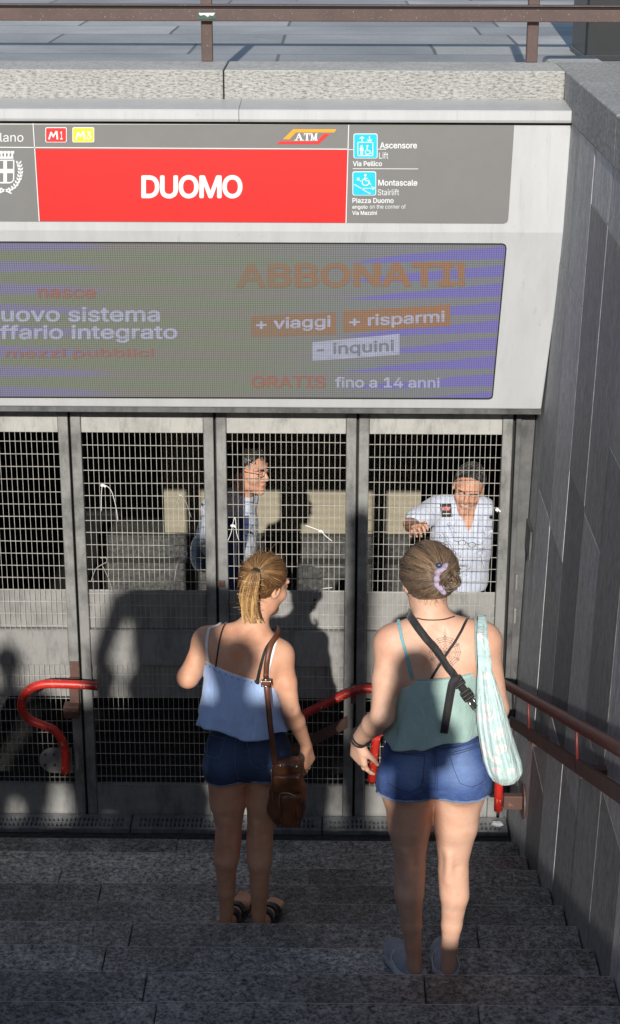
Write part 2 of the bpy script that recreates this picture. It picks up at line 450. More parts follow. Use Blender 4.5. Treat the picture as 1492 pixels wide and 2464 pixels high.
# ------------------------------------------------------------------ interior behind the gate
def build_interior():
    bm = bmesh.new()
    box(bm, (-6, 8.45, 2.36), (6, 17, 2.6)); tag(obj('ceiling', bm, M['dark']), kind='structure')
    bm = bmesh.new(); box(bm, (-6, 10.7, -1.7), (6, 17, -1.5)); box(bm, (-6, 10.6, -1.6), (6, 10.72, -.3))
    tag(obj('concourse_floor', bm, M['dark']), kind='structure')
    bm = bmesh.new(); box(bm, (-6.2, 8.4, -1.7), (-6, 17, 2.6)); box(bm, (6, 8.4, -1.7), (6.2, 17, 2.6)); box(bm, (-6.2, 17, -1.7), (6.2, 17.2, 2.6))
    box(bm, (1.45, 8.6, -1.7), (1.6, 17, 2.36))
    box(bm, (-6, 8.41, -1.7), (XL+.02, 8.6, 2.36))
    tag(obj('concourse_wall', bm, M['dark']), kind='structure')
    t = thing('partition', 'sunlit beige partition wall with dark stone plinth seen through the gate', 'partition', (-.3, 12.6, -1.5))
    Y = 12.5; x0 = W(395, 1230, Y).x; x1 = W(1012, 1230, Y).x
    bm = bmesh.new(); zb = W(746, 1284, Y).z
    n = 3
    bbox_bev(bm, (x0, Y, zb), (x1, Y+.2, 2.3), .004); obj('panel', bm, M['beige'], t)
    z1 = W(746, 1338, Y).z; z2 = W(746, 1400, Y).z
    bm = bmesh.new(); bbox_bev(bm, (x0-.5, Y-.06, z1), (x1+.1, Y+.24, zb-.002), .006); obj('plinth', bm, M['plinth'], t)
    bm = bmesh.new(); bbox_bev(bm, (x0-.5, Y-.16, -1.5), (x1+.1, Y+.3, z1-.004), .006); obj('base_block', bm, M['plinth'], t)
build_interior()

# ------------------------------------------------------------------ station sign
YS = 7.79; ZBEND = W(746, 556, YS).z; YBB = 7.985
ZBOT = W(746, 980, YBB).z
def sp(x, y, d=0.0):                       # point on the upright sign face, d in front of it
    p = W(x, y, YS); return Vector((p.x, YS-d, p.z))
SV = Vector((0, YBB-YS, ZBOT-ZBEND)).normalized(); SN = Vector((0, SV.z, -SV.y)); SN = -SN if SN.y > 0 else SN
def scp(x, y, d=0.0):                      # point on the leaning lower face
    p = WP(x, y, (0, YS, ZBEND), tuple(SN)); return p+SN*d

import os
try: FONT = bpy.data.fonts.load(os.path.join(bpy.utils.system_resource('DATAFILES', path='fonts'), 'Inter.woff2'))
except Exception: FONT = None
def text_mesh(body, bold=0.0, spacing=1.0):
    cu = bpy.data.curves.new('t', 'FONT'); cu.body = body; cu.font = FONT or cu.font; cu.size = 1.0; cu.offset = bold; cu.space_character = spacing
    cu.resolution_u = 4; cu.fill_mode = 'NONE'
    o = bpy.data.objects.new('t', cu); COL.objects.link(o)
    dg = bpy.context.evaluated_depsgraph_get(); me = bpy.data.meshes.new_from_object(o.evaluated_get(dg))
    bpy.data.objects.remove(o); bpy.data.curves.remove(cu)
    P = [Vector(v.co[:2]) for v in me.vertices]; E = [tuple(e.vertices) for e in me.edges]; bpy.data.meshes.remove(me)
    nxt = {}
    adj = {}
    for i, j in E: adj.setdefault(i, []).append(j); adj.setdefault(j, []).append(i)
    D = []; seen = set()                       # walk each loop in vertex order to keep its direction
    for st in range(len(P)):
        if st in seen or st not in adj: continue
        lp = [st]; seen.add(st); cur = st; prev = None
        while True:
            c = [j for j in adj[cur] if j not in seen]
            if not c: break
            cur = min(c) if prev is None else c[0]; prev = 1; lp.append(cur); seen.add(cur)
        D += [(lp[k], lp[(k+1) % len(lp)]) for k in range(len(lp))]
    r = mathutils.geometry.delaunay_2d_cdt(P, D, [], 0, 1e-6)
    V2 = np.array([v[:] for v in r[0]]); T = np.array([f[:3] for f in r[2]]); C = V2[T].mean(1)
    A = np.array([P[i][:] for i, j in D]); B_ = np.array([P[j][:] for i, j in D])
    y0, y1 = A[None, :, 1]-C[:, None, 1], B_[None, :, 1]-C[:, None, 1]
    xi = A[None, :, 0]+(B_[None, :, 0]-A[None, :, 0])*(-y0)/np.where(y1-y0 == 0, 1e-12, y1-y0)
    rt_ = xi > C[:, None, 0]; wn = (((y0 <= 0) & (y1 > 0) & rt_).sum(1)-((y0 > 0) & (y1 <= 0) & rt_).sum(1))
    T = T[wn != 0]
    V = np.concatenate([V2, np.zeros((len(V2), 1))], 1)
    return V, [list(t_) for t_ in T]
def put_text(bm, body, corners, bold=0.0, spacing=1.0, mi=0, box_px=None, skew=0):
    """corners: function (u,v)->Vector, u,v in 0..1 with v up"""
    V, F = text_mesh(body, 0.0, spacing)
    lo = V.min(0); hi = V.max(0); b = max(bold, 0)
    lo[:2] -= b; hi[:2] += b
    offs = [(0, 0)] if b <= 0 else [(0, 0), (-b, 0), (b, 0), (-b*.7, b*.7), (b*.7, b*.7), (-b*.7, -b*.7), (b*.7, -b*.7), (0, b), (0, -b)]
    for n_, (ox, oy) in enumerate(offs):
        vs = []; k = Vector((0, -.00015*n_, 0))
        for p in V:
            u = (p[0]+ox-lo[0])/(hi[0]-lo[0]); v = (p[1]+oy-lo[1])/(hi[1]-lo[1])
            vs.append(bm.verts.new(corners(u+skew*(v-.5), v)+k))
        for f in F:
            try: bm.faces.new([vs[i] for i in f]).material_index = mi
            except ValueError: pass
def boxmap(fn, x0, y0, x1, y1, d, rise=0.0):       # px box -> map, rise = px lift of the right end
    return lambda u, v: fn(x0+(x1-x0)*u, y1+(y0-y1)*v-rise*u, d)
def rpoly(x0, y0, x1, y1, r, n=5, corners=(1, 1, 1, 1)):
    P = []
    for i, (cx, cy, a0) in enumerate(((x1-r, y0+r, -90), (x1-r, y1-r, 0), (x0+r, y1-r, 90), (x0+r, y0+r, 180))):
        if corners[i]:
            for k in range(n+1):
                a = rad(a0+90*k/n); P.append((cx+r*math.cos(a), cy+r*math.sin(a)))
        else: P.append(((x1, y0), (x1, y1), (x0, y1), (x0, y0))[i])
    return P
def flat(bm, fn, pts, d, th=.0015, mi=0, nrm=Vector((0, -1, 0))):
    P = [fn(x, y, d) for x, y in pts]; prism(bm, P, nrm*th, mi)
def line(bm, fn, a, b, wpx, d, th=.0012, mi=0):
    a = Vector((a[0], a[1])); b = Vector((b[0], b[1])); t = (b-a).normalized(); s = Vector((-t.y, t.x))*wpx/2
    flat(bm, fn, [a+s, b+s, b-s, a-s], d, th, mi)

def screen_mat():
    q = NT('led screen'); uv = q.n('UVMap'); sx = q.n('SeparateXYZ'); q.l(uv.outputs[0], sx.inputs[0])
    u, v = sx.outputs[0], sx.outputs[1]          # u 0..1 across the part in view, v 0..1 up
    nz_ = q.n('TexNoise'); nz_.inputs['Scale'].default_value = 6; nz_.inputs['Detail'].default_value = 5
    mp = q.n('Mapping'); mp.inputs['Scale'].default_value = (.6, 6, 1); q.l(uv.outputs[0], mp.inputs[0]); q.l(mp.outputs[0], nz_.inputs['Vector'])
    nn = q.math('MULTIPLY', q.math('SUBTRACT', nz_.outputs['Fac'], .5), .9)
    # right streaks climb to the right, left ones drop
    pr = q.math('ADD', q.math('MULTIPLY', v, 8.6), q.math('MULTIPLY', u, -1.9))
    sr = q.math('SINE', q.math('MULTIPLY', q.math('ADD', pr, q.math('MULTIPLY', nn, .35)), 6.2832))
    kr = q.math('MULTIPLY', q.math('SUBTRACT', u, .62), 2.9)
    vr = q.ramp(q.math('ADD', q.math('SUBTRACT', kr, .72), q.math('MULTIPLY', sr, .55)), [(.0, 0.), (.16, 1.)])
    pl = q.math('ADD', q.math('MULTIPLY', v, 7.4), q.math('MULTIPLY', u, .35))
    sl_ = q.math('SINE', q.math('MULTIPLY', q.math('ADD', pl, q.math('MULTIPLY', nn, .35)), 6.2832))
    kl = q.math('MULTIPLY', q.math('SUBTRACT', .30, u), 2.6)
    vl = q.ramp(q.math('ADD', q.math('SUBTRACT', kl, .62), q.math('MULTIPLY', sl_, .5)), [(.0, 0.), (.2, 1.)])
    green = (.128, .152, .112); grey = (.145, .14, .13); viol = (.115, .10, .36); blu = (.14, .15, .21)
    wv = q.ramp(q.math('ADD', q.math('MULTIPLY', q.math('SINE', q.math('MULTIPLY', pl, 6.2832)), .3), q.math('ADD', .5, nn)), [(.3, 0.), (.7, 1.)])
    c = q.mix(wv, green, grey)
    gr = q.ramp(u, [(.5, 0.), (.8, 1.)])
    c = q.mix(q.math('MULTIPLY', gr, .6), c, blu)
    c = q.mix(vr, c, viol); c = q.mix(q.math('MULTIPLY', vl, .8), c, (.135, .125, .27))
    sc = q.vor(q.coord((1, 1, .5)), 26)
    c = q.mix(q.ramp(q.noise(q.coord((1, 1, 3)), 14, 5, .8), [(.70, 0.), (.76, .35)]), c, (.45, .45, .43))
    c = q.mix(.24, c, (.20, .205, .19))  # grey mix paints a haze over the whole screen colour
    # led pitch
    so2 = q.n('SeparateXYZ'); q.l(q.n('TexCoord').outputs['Object'], so2.inputs[0])
    def grid(t): return q.ramp(q.math('ABSOLUTE', q.math('SINE', q.math('MULTIPLY', t, math.pi/.0104))), [(.12, .55), (.6, 1.10)])
    c = q.mix(.85, c, q.mix(1.0, grid(so2.outputs[0]), grid(so2.outputs[2]), 'MULTIPLY'), 'MULTIPLY')
    q.col(c); q.set(Roughness=.45)
    q.l(c, q.b.inputs['Emission Color']); q.b.inputs['Emission Strength'].default_value = .12
    return q.m
M['screen'] = screen_mat()
def led_text(name, c, fade=None):
    q = NT(name); sx = q.n('SeparateXYZ'); q.l(q.n('TexCoord').outputs['Object'], sx.inputs[0])
    def grid(t): return q.ramp(q.math('ABSOLUTE', q.math('SINE', q.math('MULTIPLY', t, math.pi/.0104))), [(.12, .55), (.6, 1.10)])
    n = q.noise(q.coord((1, 1, 5)), 9, 4, .7)
    c_ = q.mix(q.ramp(n, [(.42, 0.), (.66, .35)]), c, (.14, .145, .125))
    if fade: c_ = q.mix(q.ramp(q.math('MULTIPLY_ADD', sx.outputs[0], 1/(fade[1]-fade[0]), -fade[0]/(fade[1]-fade[0])), [(0, .5), (1, 0.)]), c_, (.125, .135, .115))
    q.col(q.mix(.85, c_, q.mix(1.0, grid(sx.outputs[0]), grid(sx.outputs[2]), 'MULTIPLY'), 'MULTIPLY')); q.set(Roughness=.45)
    q.l(c_, q.b.inputs['Emission Color']); q.b.inputs['Emission Strength'].default_value = .1; return q.m
M['scr_or'] = led_text('screen orange text', (.24, .13, .08), (-.45, .45)); M['scr_rd'] = led_text('screen dim red text', (.22, .115, .095)); M['scr_wh'] = led_text('screen pale text', (.28, .30, .40)); M['scr_gr'] = led_text('screen grey text', (.15, .155, .2))

def build_sign():
    t = thing('station_sign', 'white metro station sign with red name panel above a washed out advertising screen', 'station sign', (-.8, 8.0, 2.4))
    XE0 = W(1375, 300, YS-.012).x; XE1 = W(1302, 980, YBB).x; xl = XL+.05
    fr = -.0; yb = 8.115; ZT = W(746, 294, 7.74).z
    # housing: upright upper part, leaning lower part
    bm = bmesh.new(); f = .012
    sec = [(YS-f, ZT), (YS-f, ZBEND), (YBB-f, ZBOT), (yb, ZBOT+.002), (yb, ZT)]
    XB = XE0
    A = [bm.verts.new((xl, y, z)) for y, z in sec]
    B = [bm.verts.new((XE0 if i in (0, 1, 4) else XE1, y, z)) for i, (y, z) in enumerate(sec)]
    bm.faces.new(A[::-1]); bm.faces.new(B)
    for i in range(5): bm.faces.new((A[i], A[(i+1) % 5], B[(i+1) % 5], B[i]))
    h = obj('housing', bm, M['white'], t)
    mo = h.modifiers.new('b', 'BEVEL'); mo.width = .006; mo.segments = 2
    # lip
    bm = bmesh.new(); XL1 = W(1377.5, 280, 7.74).x
    zt = W(746, 264, 7.74).z; zb = ZT
    sec = [(7.735, zb+.012), (7.735, zt-.006), (7.741, zt), (7.80, zt+.005), (7.995, W(746, 239, 7.995).z), (7.995, zb), (7.742, zb), (7.739, zb+.004)]
    xs_ = W(575, 280, 7.74).x; prism(bm, [(xl, y, z) for y, z in sec], (xs_-.0012-xl, 0, 0)); obj('top_lip', bm, M['white'], t)
    bm = bmesh.new(); prism(bm, [(xs_+.0012, y, z) for y, z in sec], (XL1-xs_-.0012, 0, 0)); obj('top_lip', bm, M['white'], t)
    bm = bmesh.new()
    # dark strip paints the thin shadow under the lip
    box(bm, (xl+.02, YS-.02, ZT-.012), (W(1374, 296, YS).x, YS+.02, ZT-.0005)); obj('painted_lip_shadow', bm, M['jointdark'], t)
    # grey sign panel with rounded bottom-right corner
    d = .0125
    fs = lambda x, y, dd=0: sp(x, y, d+dd)
    bm = bmesh.new(); flat(bm, fs, [(-600, 299), (1237, 299)] + [(x-.0, y) for x, y in ((1222.5, 525), (1220, 533), (1212, 537))] + [(-600, 529)], 0)
    pn = obj('sign_panel', bm, M['signgrey'], t)
    bm = bmesh.new(); flat(bm, fs, [(87, 357), (837.5, 359.5), (832, 534.5), (96, 530.5)], .002); obj('name_panel', bm, M['signred'], t)
    bm = bmesh.new()
    line(bm, fs, (81, 294), (96, 531), 2.0, .004); line(bm, fs, (-600, 350), (837, 357.5), 2.2, .004)
    line(bm, fs, (839, 299), (832.5, 536), 2.0, .004)
    line(bm, fs, (838, 358.5), (850, 358.7), 1.6, .004); line(bm, fs, (909, 357.5), (929, 358), 1.6, .004); line(bm, fs, (849, 404.5), (1006, 405), 1.6, .004)
    obj('rule_lines', bm, M['letter'], t)
    bm = bmesh.new(); put_text(bm, 'DUOMO', boxmap(fs, 341, 419.5, 584, 476, .0045), .026, .93); obj('station_name', bm, M['letter'], t)
    bm = bmesh.new()
    for txt, x0, y0, x1, y1, bo in (('Ascensore', 914, 341, 1003, 356, .016), ('Lift', 912, 365, 934, 380.5, 0), ('Via Pellico', 849, 386, 919, 398.5, .016), ('Montascale', 910, 431, 1004, 445.5, .016),
                              ('Stairlift', 909, 453.5, 960, 468.5, 0), ('Piazza Duomo', 848, 474.5, 947, 487, .016), ('angolo', 847.5, 491.5, 884.5, 503, .014), ('on the corner of', 889.5, 490.5, 976, 500.5, 0), ('Via Mazzini', 847.5, 505.5, 907, 515.5, .016)):
        bm = bmesh.new(); put_text(bm, txt, boxmap(fs, x0, y0, x1, y1, .0045), bo); obj('direction_text', bm, M['letter'], t)
    bm = bmesh.new()                         # ...ano in slab serif letters, cut by the left edge of view
    put_text(bm, 'Comune di Milano', boxmap(fs, -190, 318, 58, 340, .0045), -.004); obj('city_text', bm, M['letter'], t)
    # line badges
    for (x0, x1, m, num) in ((110.5, 162, M['badge'], '1'), (175.5, 228, M['yellow'], '3')):
        bm = bmesh.new(); flat(bm, fs, rpoly(x0, 305, x1, 341.5, 4), .002); bd = obj('line_badge', bm, M['letter'], t)
        bm = bmesh.new(); flat(bm, fs, rpoly(x0+1.8, 306.8, x1-1.8, 339.7, 3), .0042); obj('badge_field', bm, m, bd)
        bm = bmesh.new(); a = x0+7
        z = [(0, 334), (5.5, 316), (9, 316), (12.5, 326), (18, 314), (22, 314), (23, 334), (18.6, 334), (18.2, 321), (13, 331), (10.8, 331), (7.3, 322), (4, 334)]
        P = [(a+x, y) for x, y in z]
        line(bm, fs, (a+1.8, 334), (a+7.6, 316), 4, .0062); line(bm, fs, (a+7, 316.5), (a+12.5, 328), 3.6, .0064); line(bm, fs, (a+11.5, 328.5), (a+20, 314), 3.8, .0066); line(bm, fs, (a+20.5, 314), (a+22.5, 334), 4, .0068)
        put_text(bm, num, boxmap(fs, a+(29 if num == '1' else 27), 314.5, a+(35 if num == '1' else 38.5), 334, .0062), .012)
        obj('badge_text', bm, M['letter'], bd)
    # transport company mark: two slanted bars and three serif capitals
    bm = bmesh.new()
    flat(bm, fs, [(706, 310), (810, 310), (804, 317.5), (712, 317.5), (697, 334), (681, 334)], .002); obj('logo_orange', bm, M['orange'], t)
    bm = bmesh.new()
    flat(bm, fs, [(666, 345.5), (767, 345.5), (794, 321), (779, 321), (762, 338.5), (673, 338.5)], .0022); obj('logo_red', bm, M['badge'], t)
    bm = bmesh.new()
    def srf(x0, x1, y): line(bm, fs, (x0, y), (x1, y), 2.2, .0052)
    Ls = 320; Le = 336
    line(bm, fs, (713, Le), (719.5, Ls), 2.2, .0045); line(bm, fs, (726, Le), (719.5, Ls), 4, .0048); line(bm, fs, (715.5, 330.5), (724, 330.5), 1.8, .005); srf(708.5, 717, Le); srf(721.5, 731, Le)
    line(bm, fs, (739, Le), (739, Ls), 4, .0045); srf(731.5, 746.5, Ls+.5); srf(735, 743, Le); line(bm, fs, (732.2, Ls), (732.2, Ls+5), 1.8, .0047); line(bm, fs, (745.8, Ls), (745.8, Ls+5), 1.8, .0047)
    line(bm, fs, (750, Le), (750, Ls), 2.2, .0045); line(bm, fs, (750, Ls), (755.5, Le), 3.4, .0048); line(bm, fs, (755.5, Le), (760.5, Ls), 2, .0046); line(bm, fs, (760.8, Le), (760.8, Ls), 4, .0049); srf(747, 752.5, Le); srf(757.5, 764.5, Le); srf(747, 752, Ls+.5); srf(759, 764.5, Ls+.5)
    obj('logo_letters', bm, M['letter'], t)
    # pictograms
    for k, (x0, y0, x1, y1) in enumerate(((850.5, 320, 908.5, 380), (848, 411, 905, 469))):
        bm = bmesh.new(); flat(bm, fs, rpoly(x0, y0, x1, y1, 5), .002); pg = obj('pictogram', bm, M['letter'], t)
        bm = bmesh.new(); flat(bm, fs, rpoly(x0+1.7, y0+1.7, x1-1.7, y1-1.7, 4), .0042); obj('pictogram_field', bm, M['cyan'], pg)
        bm = bmesh.new()
        def ln(*a, w=2.2, dd=.0062):
            for p, q in zip(a[:-1], a[1:]): line(bm, fs, p, q, w, dd)
        def disc(cx, cy, r, dd=.0064): flat(bm, fs, [(cx+r*math.cos(i*.5236), cy+r*math.sin(i*.5236)) for i in range(12)], dd)
        def ring(cx, cy, r, a0, a1, w=2):
            P = [(cx+r*math.cos(rad(a)), cy+r*math.sin(rad(a))) for a in np.linspace(a0, a1, 12)]; ln(*P, w=w)
        if k == 0:
            ln((871, 340), (871, 327)); ln((866, 332), (871, 326.5), (876, 332)); ln((889, 326), (889, 338)); ln((884, 334), (889, 339.5), (894, 334))
            ln((861, 341), (897, 341), (897, 373), (861, 373), (861, 341), w=1.8)
            disc(870, 350, 2.6); ln((870, 353), (870, 362), w=5.5); ln((868.4, 361), (868.4, 371), w=2.2); ln((871.8, 361), (871.8, 371), w=2.2); ln((866.5, 354), (866.5, 362), w=1.4); ln((873.6, 354), (873.6, 362), w=1.4)
            disc(884, 350, 2.6); ln((883.5, 353), (884, 361), (890, 361), (892.5, 368), (895, 368), w=2.2); ring(884.5, 364.5, 5.6, 20, 260)
        else:
            disc(879, 420, 3); ln((878.5, 424), (879.5, 433), (887, 433), (890.5, 442), (893, 442), w=2.6); ring(879.5, 436.5, 8.2, 10, 260, 2.4); ln((879, 427.5), (885, 427.5), w=1.8)
            ln((868.5, 435), (860, 427.5), w=1.8); ln((859.5, 433), (859.5, 427), (865, 427), w=1.8)
            ln((893, 447), (900, 453.5), w=1.8); ln((900, 448), (900, 453.8), (894.5, 453.8), w=1.8)
            P = [(852, 443)]
            for i in range(7): P += [(857+5.2*i, 443+3.1*i), (857+5.2*i, 446.1+3.1*i)]
            ln(*P, (892, 463), w=1.7); ln((868, 451.5), (893, 451.5), w=1.6)
        obj('pictogram_drawing', bm, M['letter'], pg)
    # city coat of arms: crown, shield with cross, laurel
    bm = bmesh.new(); c = 14
    flat(bm, fs, rpoly(c-22, 383, c+22, 440, 12, 4, (0, 1, 1, 0)), .002); cs = obj('crest', bm, M['letter'], t)
    bm = bmesh.new()
    for sx in (-1, 1):
        for (ya, yb_) in ((385.5, 404.5), (415, 436)):
            flat(bm, fs, rpoly(min(c+sx*19, c+sx*4.5), ya, max(c+sx*19, c+sx*4.5), yb_, 8, 4, (0, ya > 400 and sx > 0, ya > 400 and sx < 0, 0)) if ya > 400 else [(c+sx*4.5, ya), (c+sx*19, ya), (c+sx*19, yb_), (c+sx*4.5, yb_)], .0042)
    obj('crest_field', bm, M['signgrey'], cs)
    bm = bmesh.new()
    for i in range(-2, 3): line(bm, fs, (c+i*8, 379), (c+i*9, 366), 4.5, .0042); flat(bm, fs, [(c+i*9-4, 368), (c+i*9-4, 362), (c+i*9+4, 362), (c+i*9+4, 368)], .0046)
    line(bm, fs, (c-20, 378), (c+20, 378), 5, .005)
    for sx in (-1, 1):
        P = [(c+sx*8, 460), (c+sx*24, 450), (c+sx*34, 432), (c+sx*38, 412), (c+sx*33, 392)]
        for a, b in zip(P[:-1], P[1:]): line(bm, fs, a, b, 1.8, .0042)
        for k in range(11):
            q = k/10*(len(P)-1); i = min(int(q), len(P)-2); f_ = q-i
            x = P[i][0]+(P[i+1][0]-P[i][0])*f_; y = P[i][1]+(P[i+1][1]-P[i][1])*f_
            for s2 in (-1, 1):
                ex = x+s2*7; ey = y-5
                flat(bm, fs, [(x, y), (x+s2*2.5, y-5), (ex, ey-2), (x+s2*5, y)], .0048+.0002*(k % 3))
        line(bm, fs, (c-sx*16, 464), (c+sx*10, 452), 3, .005)
    obj('crest_wreath', bm, M['letter'], cs)
    # LED screen
    fsc = lambda x, y, dd=0: scp(x, y, .0125+dd)
    bm = bmesh.new(); uvl = bm.loops.layers.uv.new('UVMap')
    P = [(-600, 577), (1209, 584), (1215, 587), (1217, 594), (1184.5, 947), (1183, 953), (1176, 956), (-600, 950)]
    vs = [bm.verts.new(fsc(x, y, .001)) for x, y in P]; vb = [bm.verts.new(fsc(x, y, -.004)) for x, y in P]
    f_ = bm.faces.new(vs)
    for i in range(len(P)): bm.faces.new((vs[i], vb[i], vb[(i+1) % len(P)], vs[(i+1) % len(P)]))
    xa = fsc(0, 770).x; xb = fsc(1200, 770).x; ax = SV*-1; z0 = fsc(746, 955).dot(ax); z1 = fsc(746, 581).dot(ax)
    for f in bm.faces:
        for l in f.loops: l[uvl].uv = ((l.vert.co.x-xa)/(xb-xa), (l.vert.co.dot(ax)-z0)/(z1-z0))
    scn = obj('led_screen', bm, M['screen'], t)
    bm = bmesh.new()
    Q = [(x, y) for x, y in P]
    for a, b in zip(Q[1:], Q[2:]): line(bm, fsc, a, b, 3, .0005, .004)
    line(bm, fsc, Q[0], Q[1], 3, .0005, .004); obj('screen_bezel', bm, M['jointdark'], scn)
    def scr(name, items, m, bold):
        for (s, x0, y0, x1, y1, rise) in items:
            bm = bmesh.new(); put_text(bm, s, boxmap(fsc, x0, y0, x1, y1, .003, rise), bold); obj(name, bm, m, scn)
    scr('screen_headline', [('ABBONATI!', 569, 630, 1120, 690, 4)], M['scr_or'], .03)
    scr('screen_red_text', [('nasce', 92, 690, 232, 714, -1), ('sui mezzi pubblici', -72, 836, 372, 862, 2), ], M['scr_rd'], .02)
    scr('screen_free_text', [('GRATIS', 605, 900, 785, 931, 0)], M['scr_rd'], .03)
    scr('screen_pale_text', [('nuovo sistema', -32, 734, 386, 771, 0), ('tariffario integrato', -92, 778, 428, 822, 1), ('fino a 14 anni', 806, 903, 1058, 929, -1)], M['scr_wh'], .022)
    bm = bmesh.new(); flat(bm, fsc, [(604, 757), (809, 748), (809, 801), (604, 808)], .0015, .001, 0, SN); obj('screen_orange_box', bm, M['scr_or'], scn); bm = bmesh.new(); flat(bm, fsc, [(825, 745), (1083, 730), (1083, 781), (825, 796)], .0015, .001, 0, SN); obj('screen_orange_box', bm, M['scr_or'], scn)
    bm = bmesh.new(); flat(bm, fsc, [(752, 820), (961, 800), (961, 850), (752, 865)], .0015, .001, 0, SN); obj('screen_pale_box', bm, M['scr_wh'], scn)
    scr('screen_box_text', [('+ viaggi', 616, 762, 796, 797, 7), ('+ risparmi', 840, 755, 1070, 790, 12)], M['scr_wh'], .02)
    scr('screen_grey_text', [('- inquini', 762, 823, 948, 858, 10)], M['scr_gr'], .02)
    bm = bmesh.new(); box(bm, (XL, 7.99, ZBOT-.03), (wallx(2.3)-.01, 8.36, ZBOT-.003)); obj('soffit', bm, M['darksteel'], t)
build_sign()

# ------------------------------------------------------------------ gate
def gx(x, y=1200): return W(x, y, YG).x
def gz(y, x=746): return W(x, y, YG).z
GAPX = [gx(176), gx(520), gx(859), gx(1231)]
PITCHX = .70
LABS = ['mesh gate leaf behind the loop of the red scrolled handrail, white ties absent', 'mesh gate leaf left of the ponytailed woman with white ties knotted on it', 'mesh gate leaf in front of the ponytailed woman and the bespectacled man', 'mesh gate leaf in front of the man in the white shirt']
def build_gate():
    Zt = ZBOT-.033; Zb = .012
    zs = dict(mt=gz(1042), pt=gz(1424), rt=gz(1517), lt=gz(1602), l2=gz(1682), lb=gz(1887))
    for i in range(-1, 4):
        xa = (GAPX[i-1] if i > 0 else GAPX[0]-PITCHX*(1-i)) + .006; xb = (GAPX[i] if i >= 0 else GAPX[0]-PITCHX*(-i))-.006
        if i == 3: xb -= .004
        lab = LABS[i] if i >= 0 else 'mesh gate leaf at the far left end, mostly outside the view'
        t = thing('gate_leaf', lab, 'gate', ((xa+xb)/2, YG, 0), 'mesh gate leaves across the stairway')
        rr = random.Random(i+20); sw = .05
        for a, b in ((xa, xa+sw), (xb-sw, xb)):
            bm = bmesh.new(); bbox_bev(bm, (a, YG-.022, Zb), (b, YG+.03, Zt), .004); obj('stile', bm, M['steel'], t)
        ia = xa+sw+.0015; ib = xb-sw-.0015
        def plate(nm, z0, z1, y0=YG-.012, y1=YG+.012):
            bm = bmesh.new(); bbox_bev(bm, (ia, y0, z0), (ib, y1, z1), .0025); return obj(nm, bm, M['head' if nm == 'head_plate' else 'plate'], t)
        plate('head_plate', zs['mt'], Zt-.002)
        plate('lock_plate', zs['lt'], zs['rt'], YG-.014, YG+.012)
        plate('kick_plate', Zb+.004, zs['lb'], YG-.014, YG+.012)
        plate('backing_plate', zs['rt']+.002, zs['pt'], YG+.008, YG+.014)
        plate('backing_plate', zs['l2'], zs['lt']-.002, YG+.008, YG+.014)
        bm = bmesh.new()
        box(bm, (ia, YG-.019, zs['rt']-.006), (ib, YG-.0145, zs['rt']-.001)); box(bm, (ia, YG-.019, zs['lb']-.006), (ib, YG-.0145, zs['lb']-.001))
        obj('bright_edge', bm, M['plate'], t)
        for zlo, zhi, off in ((zs['rt']+.001, zs['mt']-.001, .017), (zs['lb']+.001, zs['lt']-.001, .03)):
            bm = bmesh.new(); n = max(10, round((ib-ia)/.0262)); y = YG-.006
            for k in range(1, n):
                x = ia+(ib-ia)*k/n+rr.uniform(-.0009, .0009); dx = rr.uniform(-.0006, .0006)
                box(bm, (x-.0011, y-.0011, zlo), (x+.0011, y+.0011, zhi))
            z = zhi-.012-rr.uniform(.03, .06)
            while z > zlo+.012:
                dz = rr.uniform(-.002, .002)
                a = (ia, z+dz); b = (ib, z-dz)
                prism(bm, [(ia, y-.0045, a[1]-.0015), (ib, y-.0045, b[1]-.0015), (ib, y-.0045, b[1]+.0015), (ia, y-.0045, a[1]+.0015)], (0, .003, 0))
                z -= .0655
            obj('wire_mesh', bm, M['wire'], t)
        bm = bmesh.new(); box(bm, (xa-.004, YG+.031, Zb), (xb-.012, YG+.036, Zb+.04)); obj('bottom_seal', bm, M['jointdark'], t)
        bm = bmesh.new(); box(bm, (xb-.0115, YG+.0305, Zb), (xb+.0165, YG+.035, Zt)); obj('added_light_stop', bm, M['jointdark'], t)  # strip added behind the leaf gap to block stray sun
        if i == 2:
            a = W(524, 1396, YG-.022); b = W(542, 1411, YG-.022)
            bm = bmesh.new(); bbox_bev(bm, (a.x, YG-.034, b.z), (b.x, YG-.0225, a.z), .003); obj('latch', bm, M['brownbar'], t)
        if i == 0:
            bm = bmesh.new(); a = W(168, 1590, YG-.02); b = W(198, 1640, YG-.02)
            bbox_bev(bm, (a.x, YG-.027, b.z), (a.x+.045, YG-.0225, a.z), .001); obj('rust_patch', bm, M['brownbar'], t)
    t = thing('steel_portal', 'dark steel jamb post that the last mesh gate leaf hangs from', 'post', (.88, YG, 0))
    bm = bmesh.new(); xj = GAPX[3]+.004
    bbox_bev(bm, (xj, YG-.03, .005), (xj+.026, YG+.06, Zt-.003), .003); obj('jamb', bm, M['darksteel'], t)
    bm = bmesh.new(); prism(bm, [(xj+.0285, YG, .005), (wallx(0)-.006, YG, .005), (wallx(Zt)-.006, YG, Zt-.003), (xj+.0285, YG, Zt-.003)], (0, .07, 0)); obj('jamb_filler', bm, M['darksteel'], t)
    bm = bmesh.new(); x1 = W(1247, 1450, YG-.02).x
    for zc in (gz(1400), gz(1480)):
        bbox_bev(bm, (xj+.031, YG-.018, zc-.03), (xj+.043, YG-.0015, zc+.05), .002)
    obj('cable_clip', bm, M['steel'], t)
build_gate()

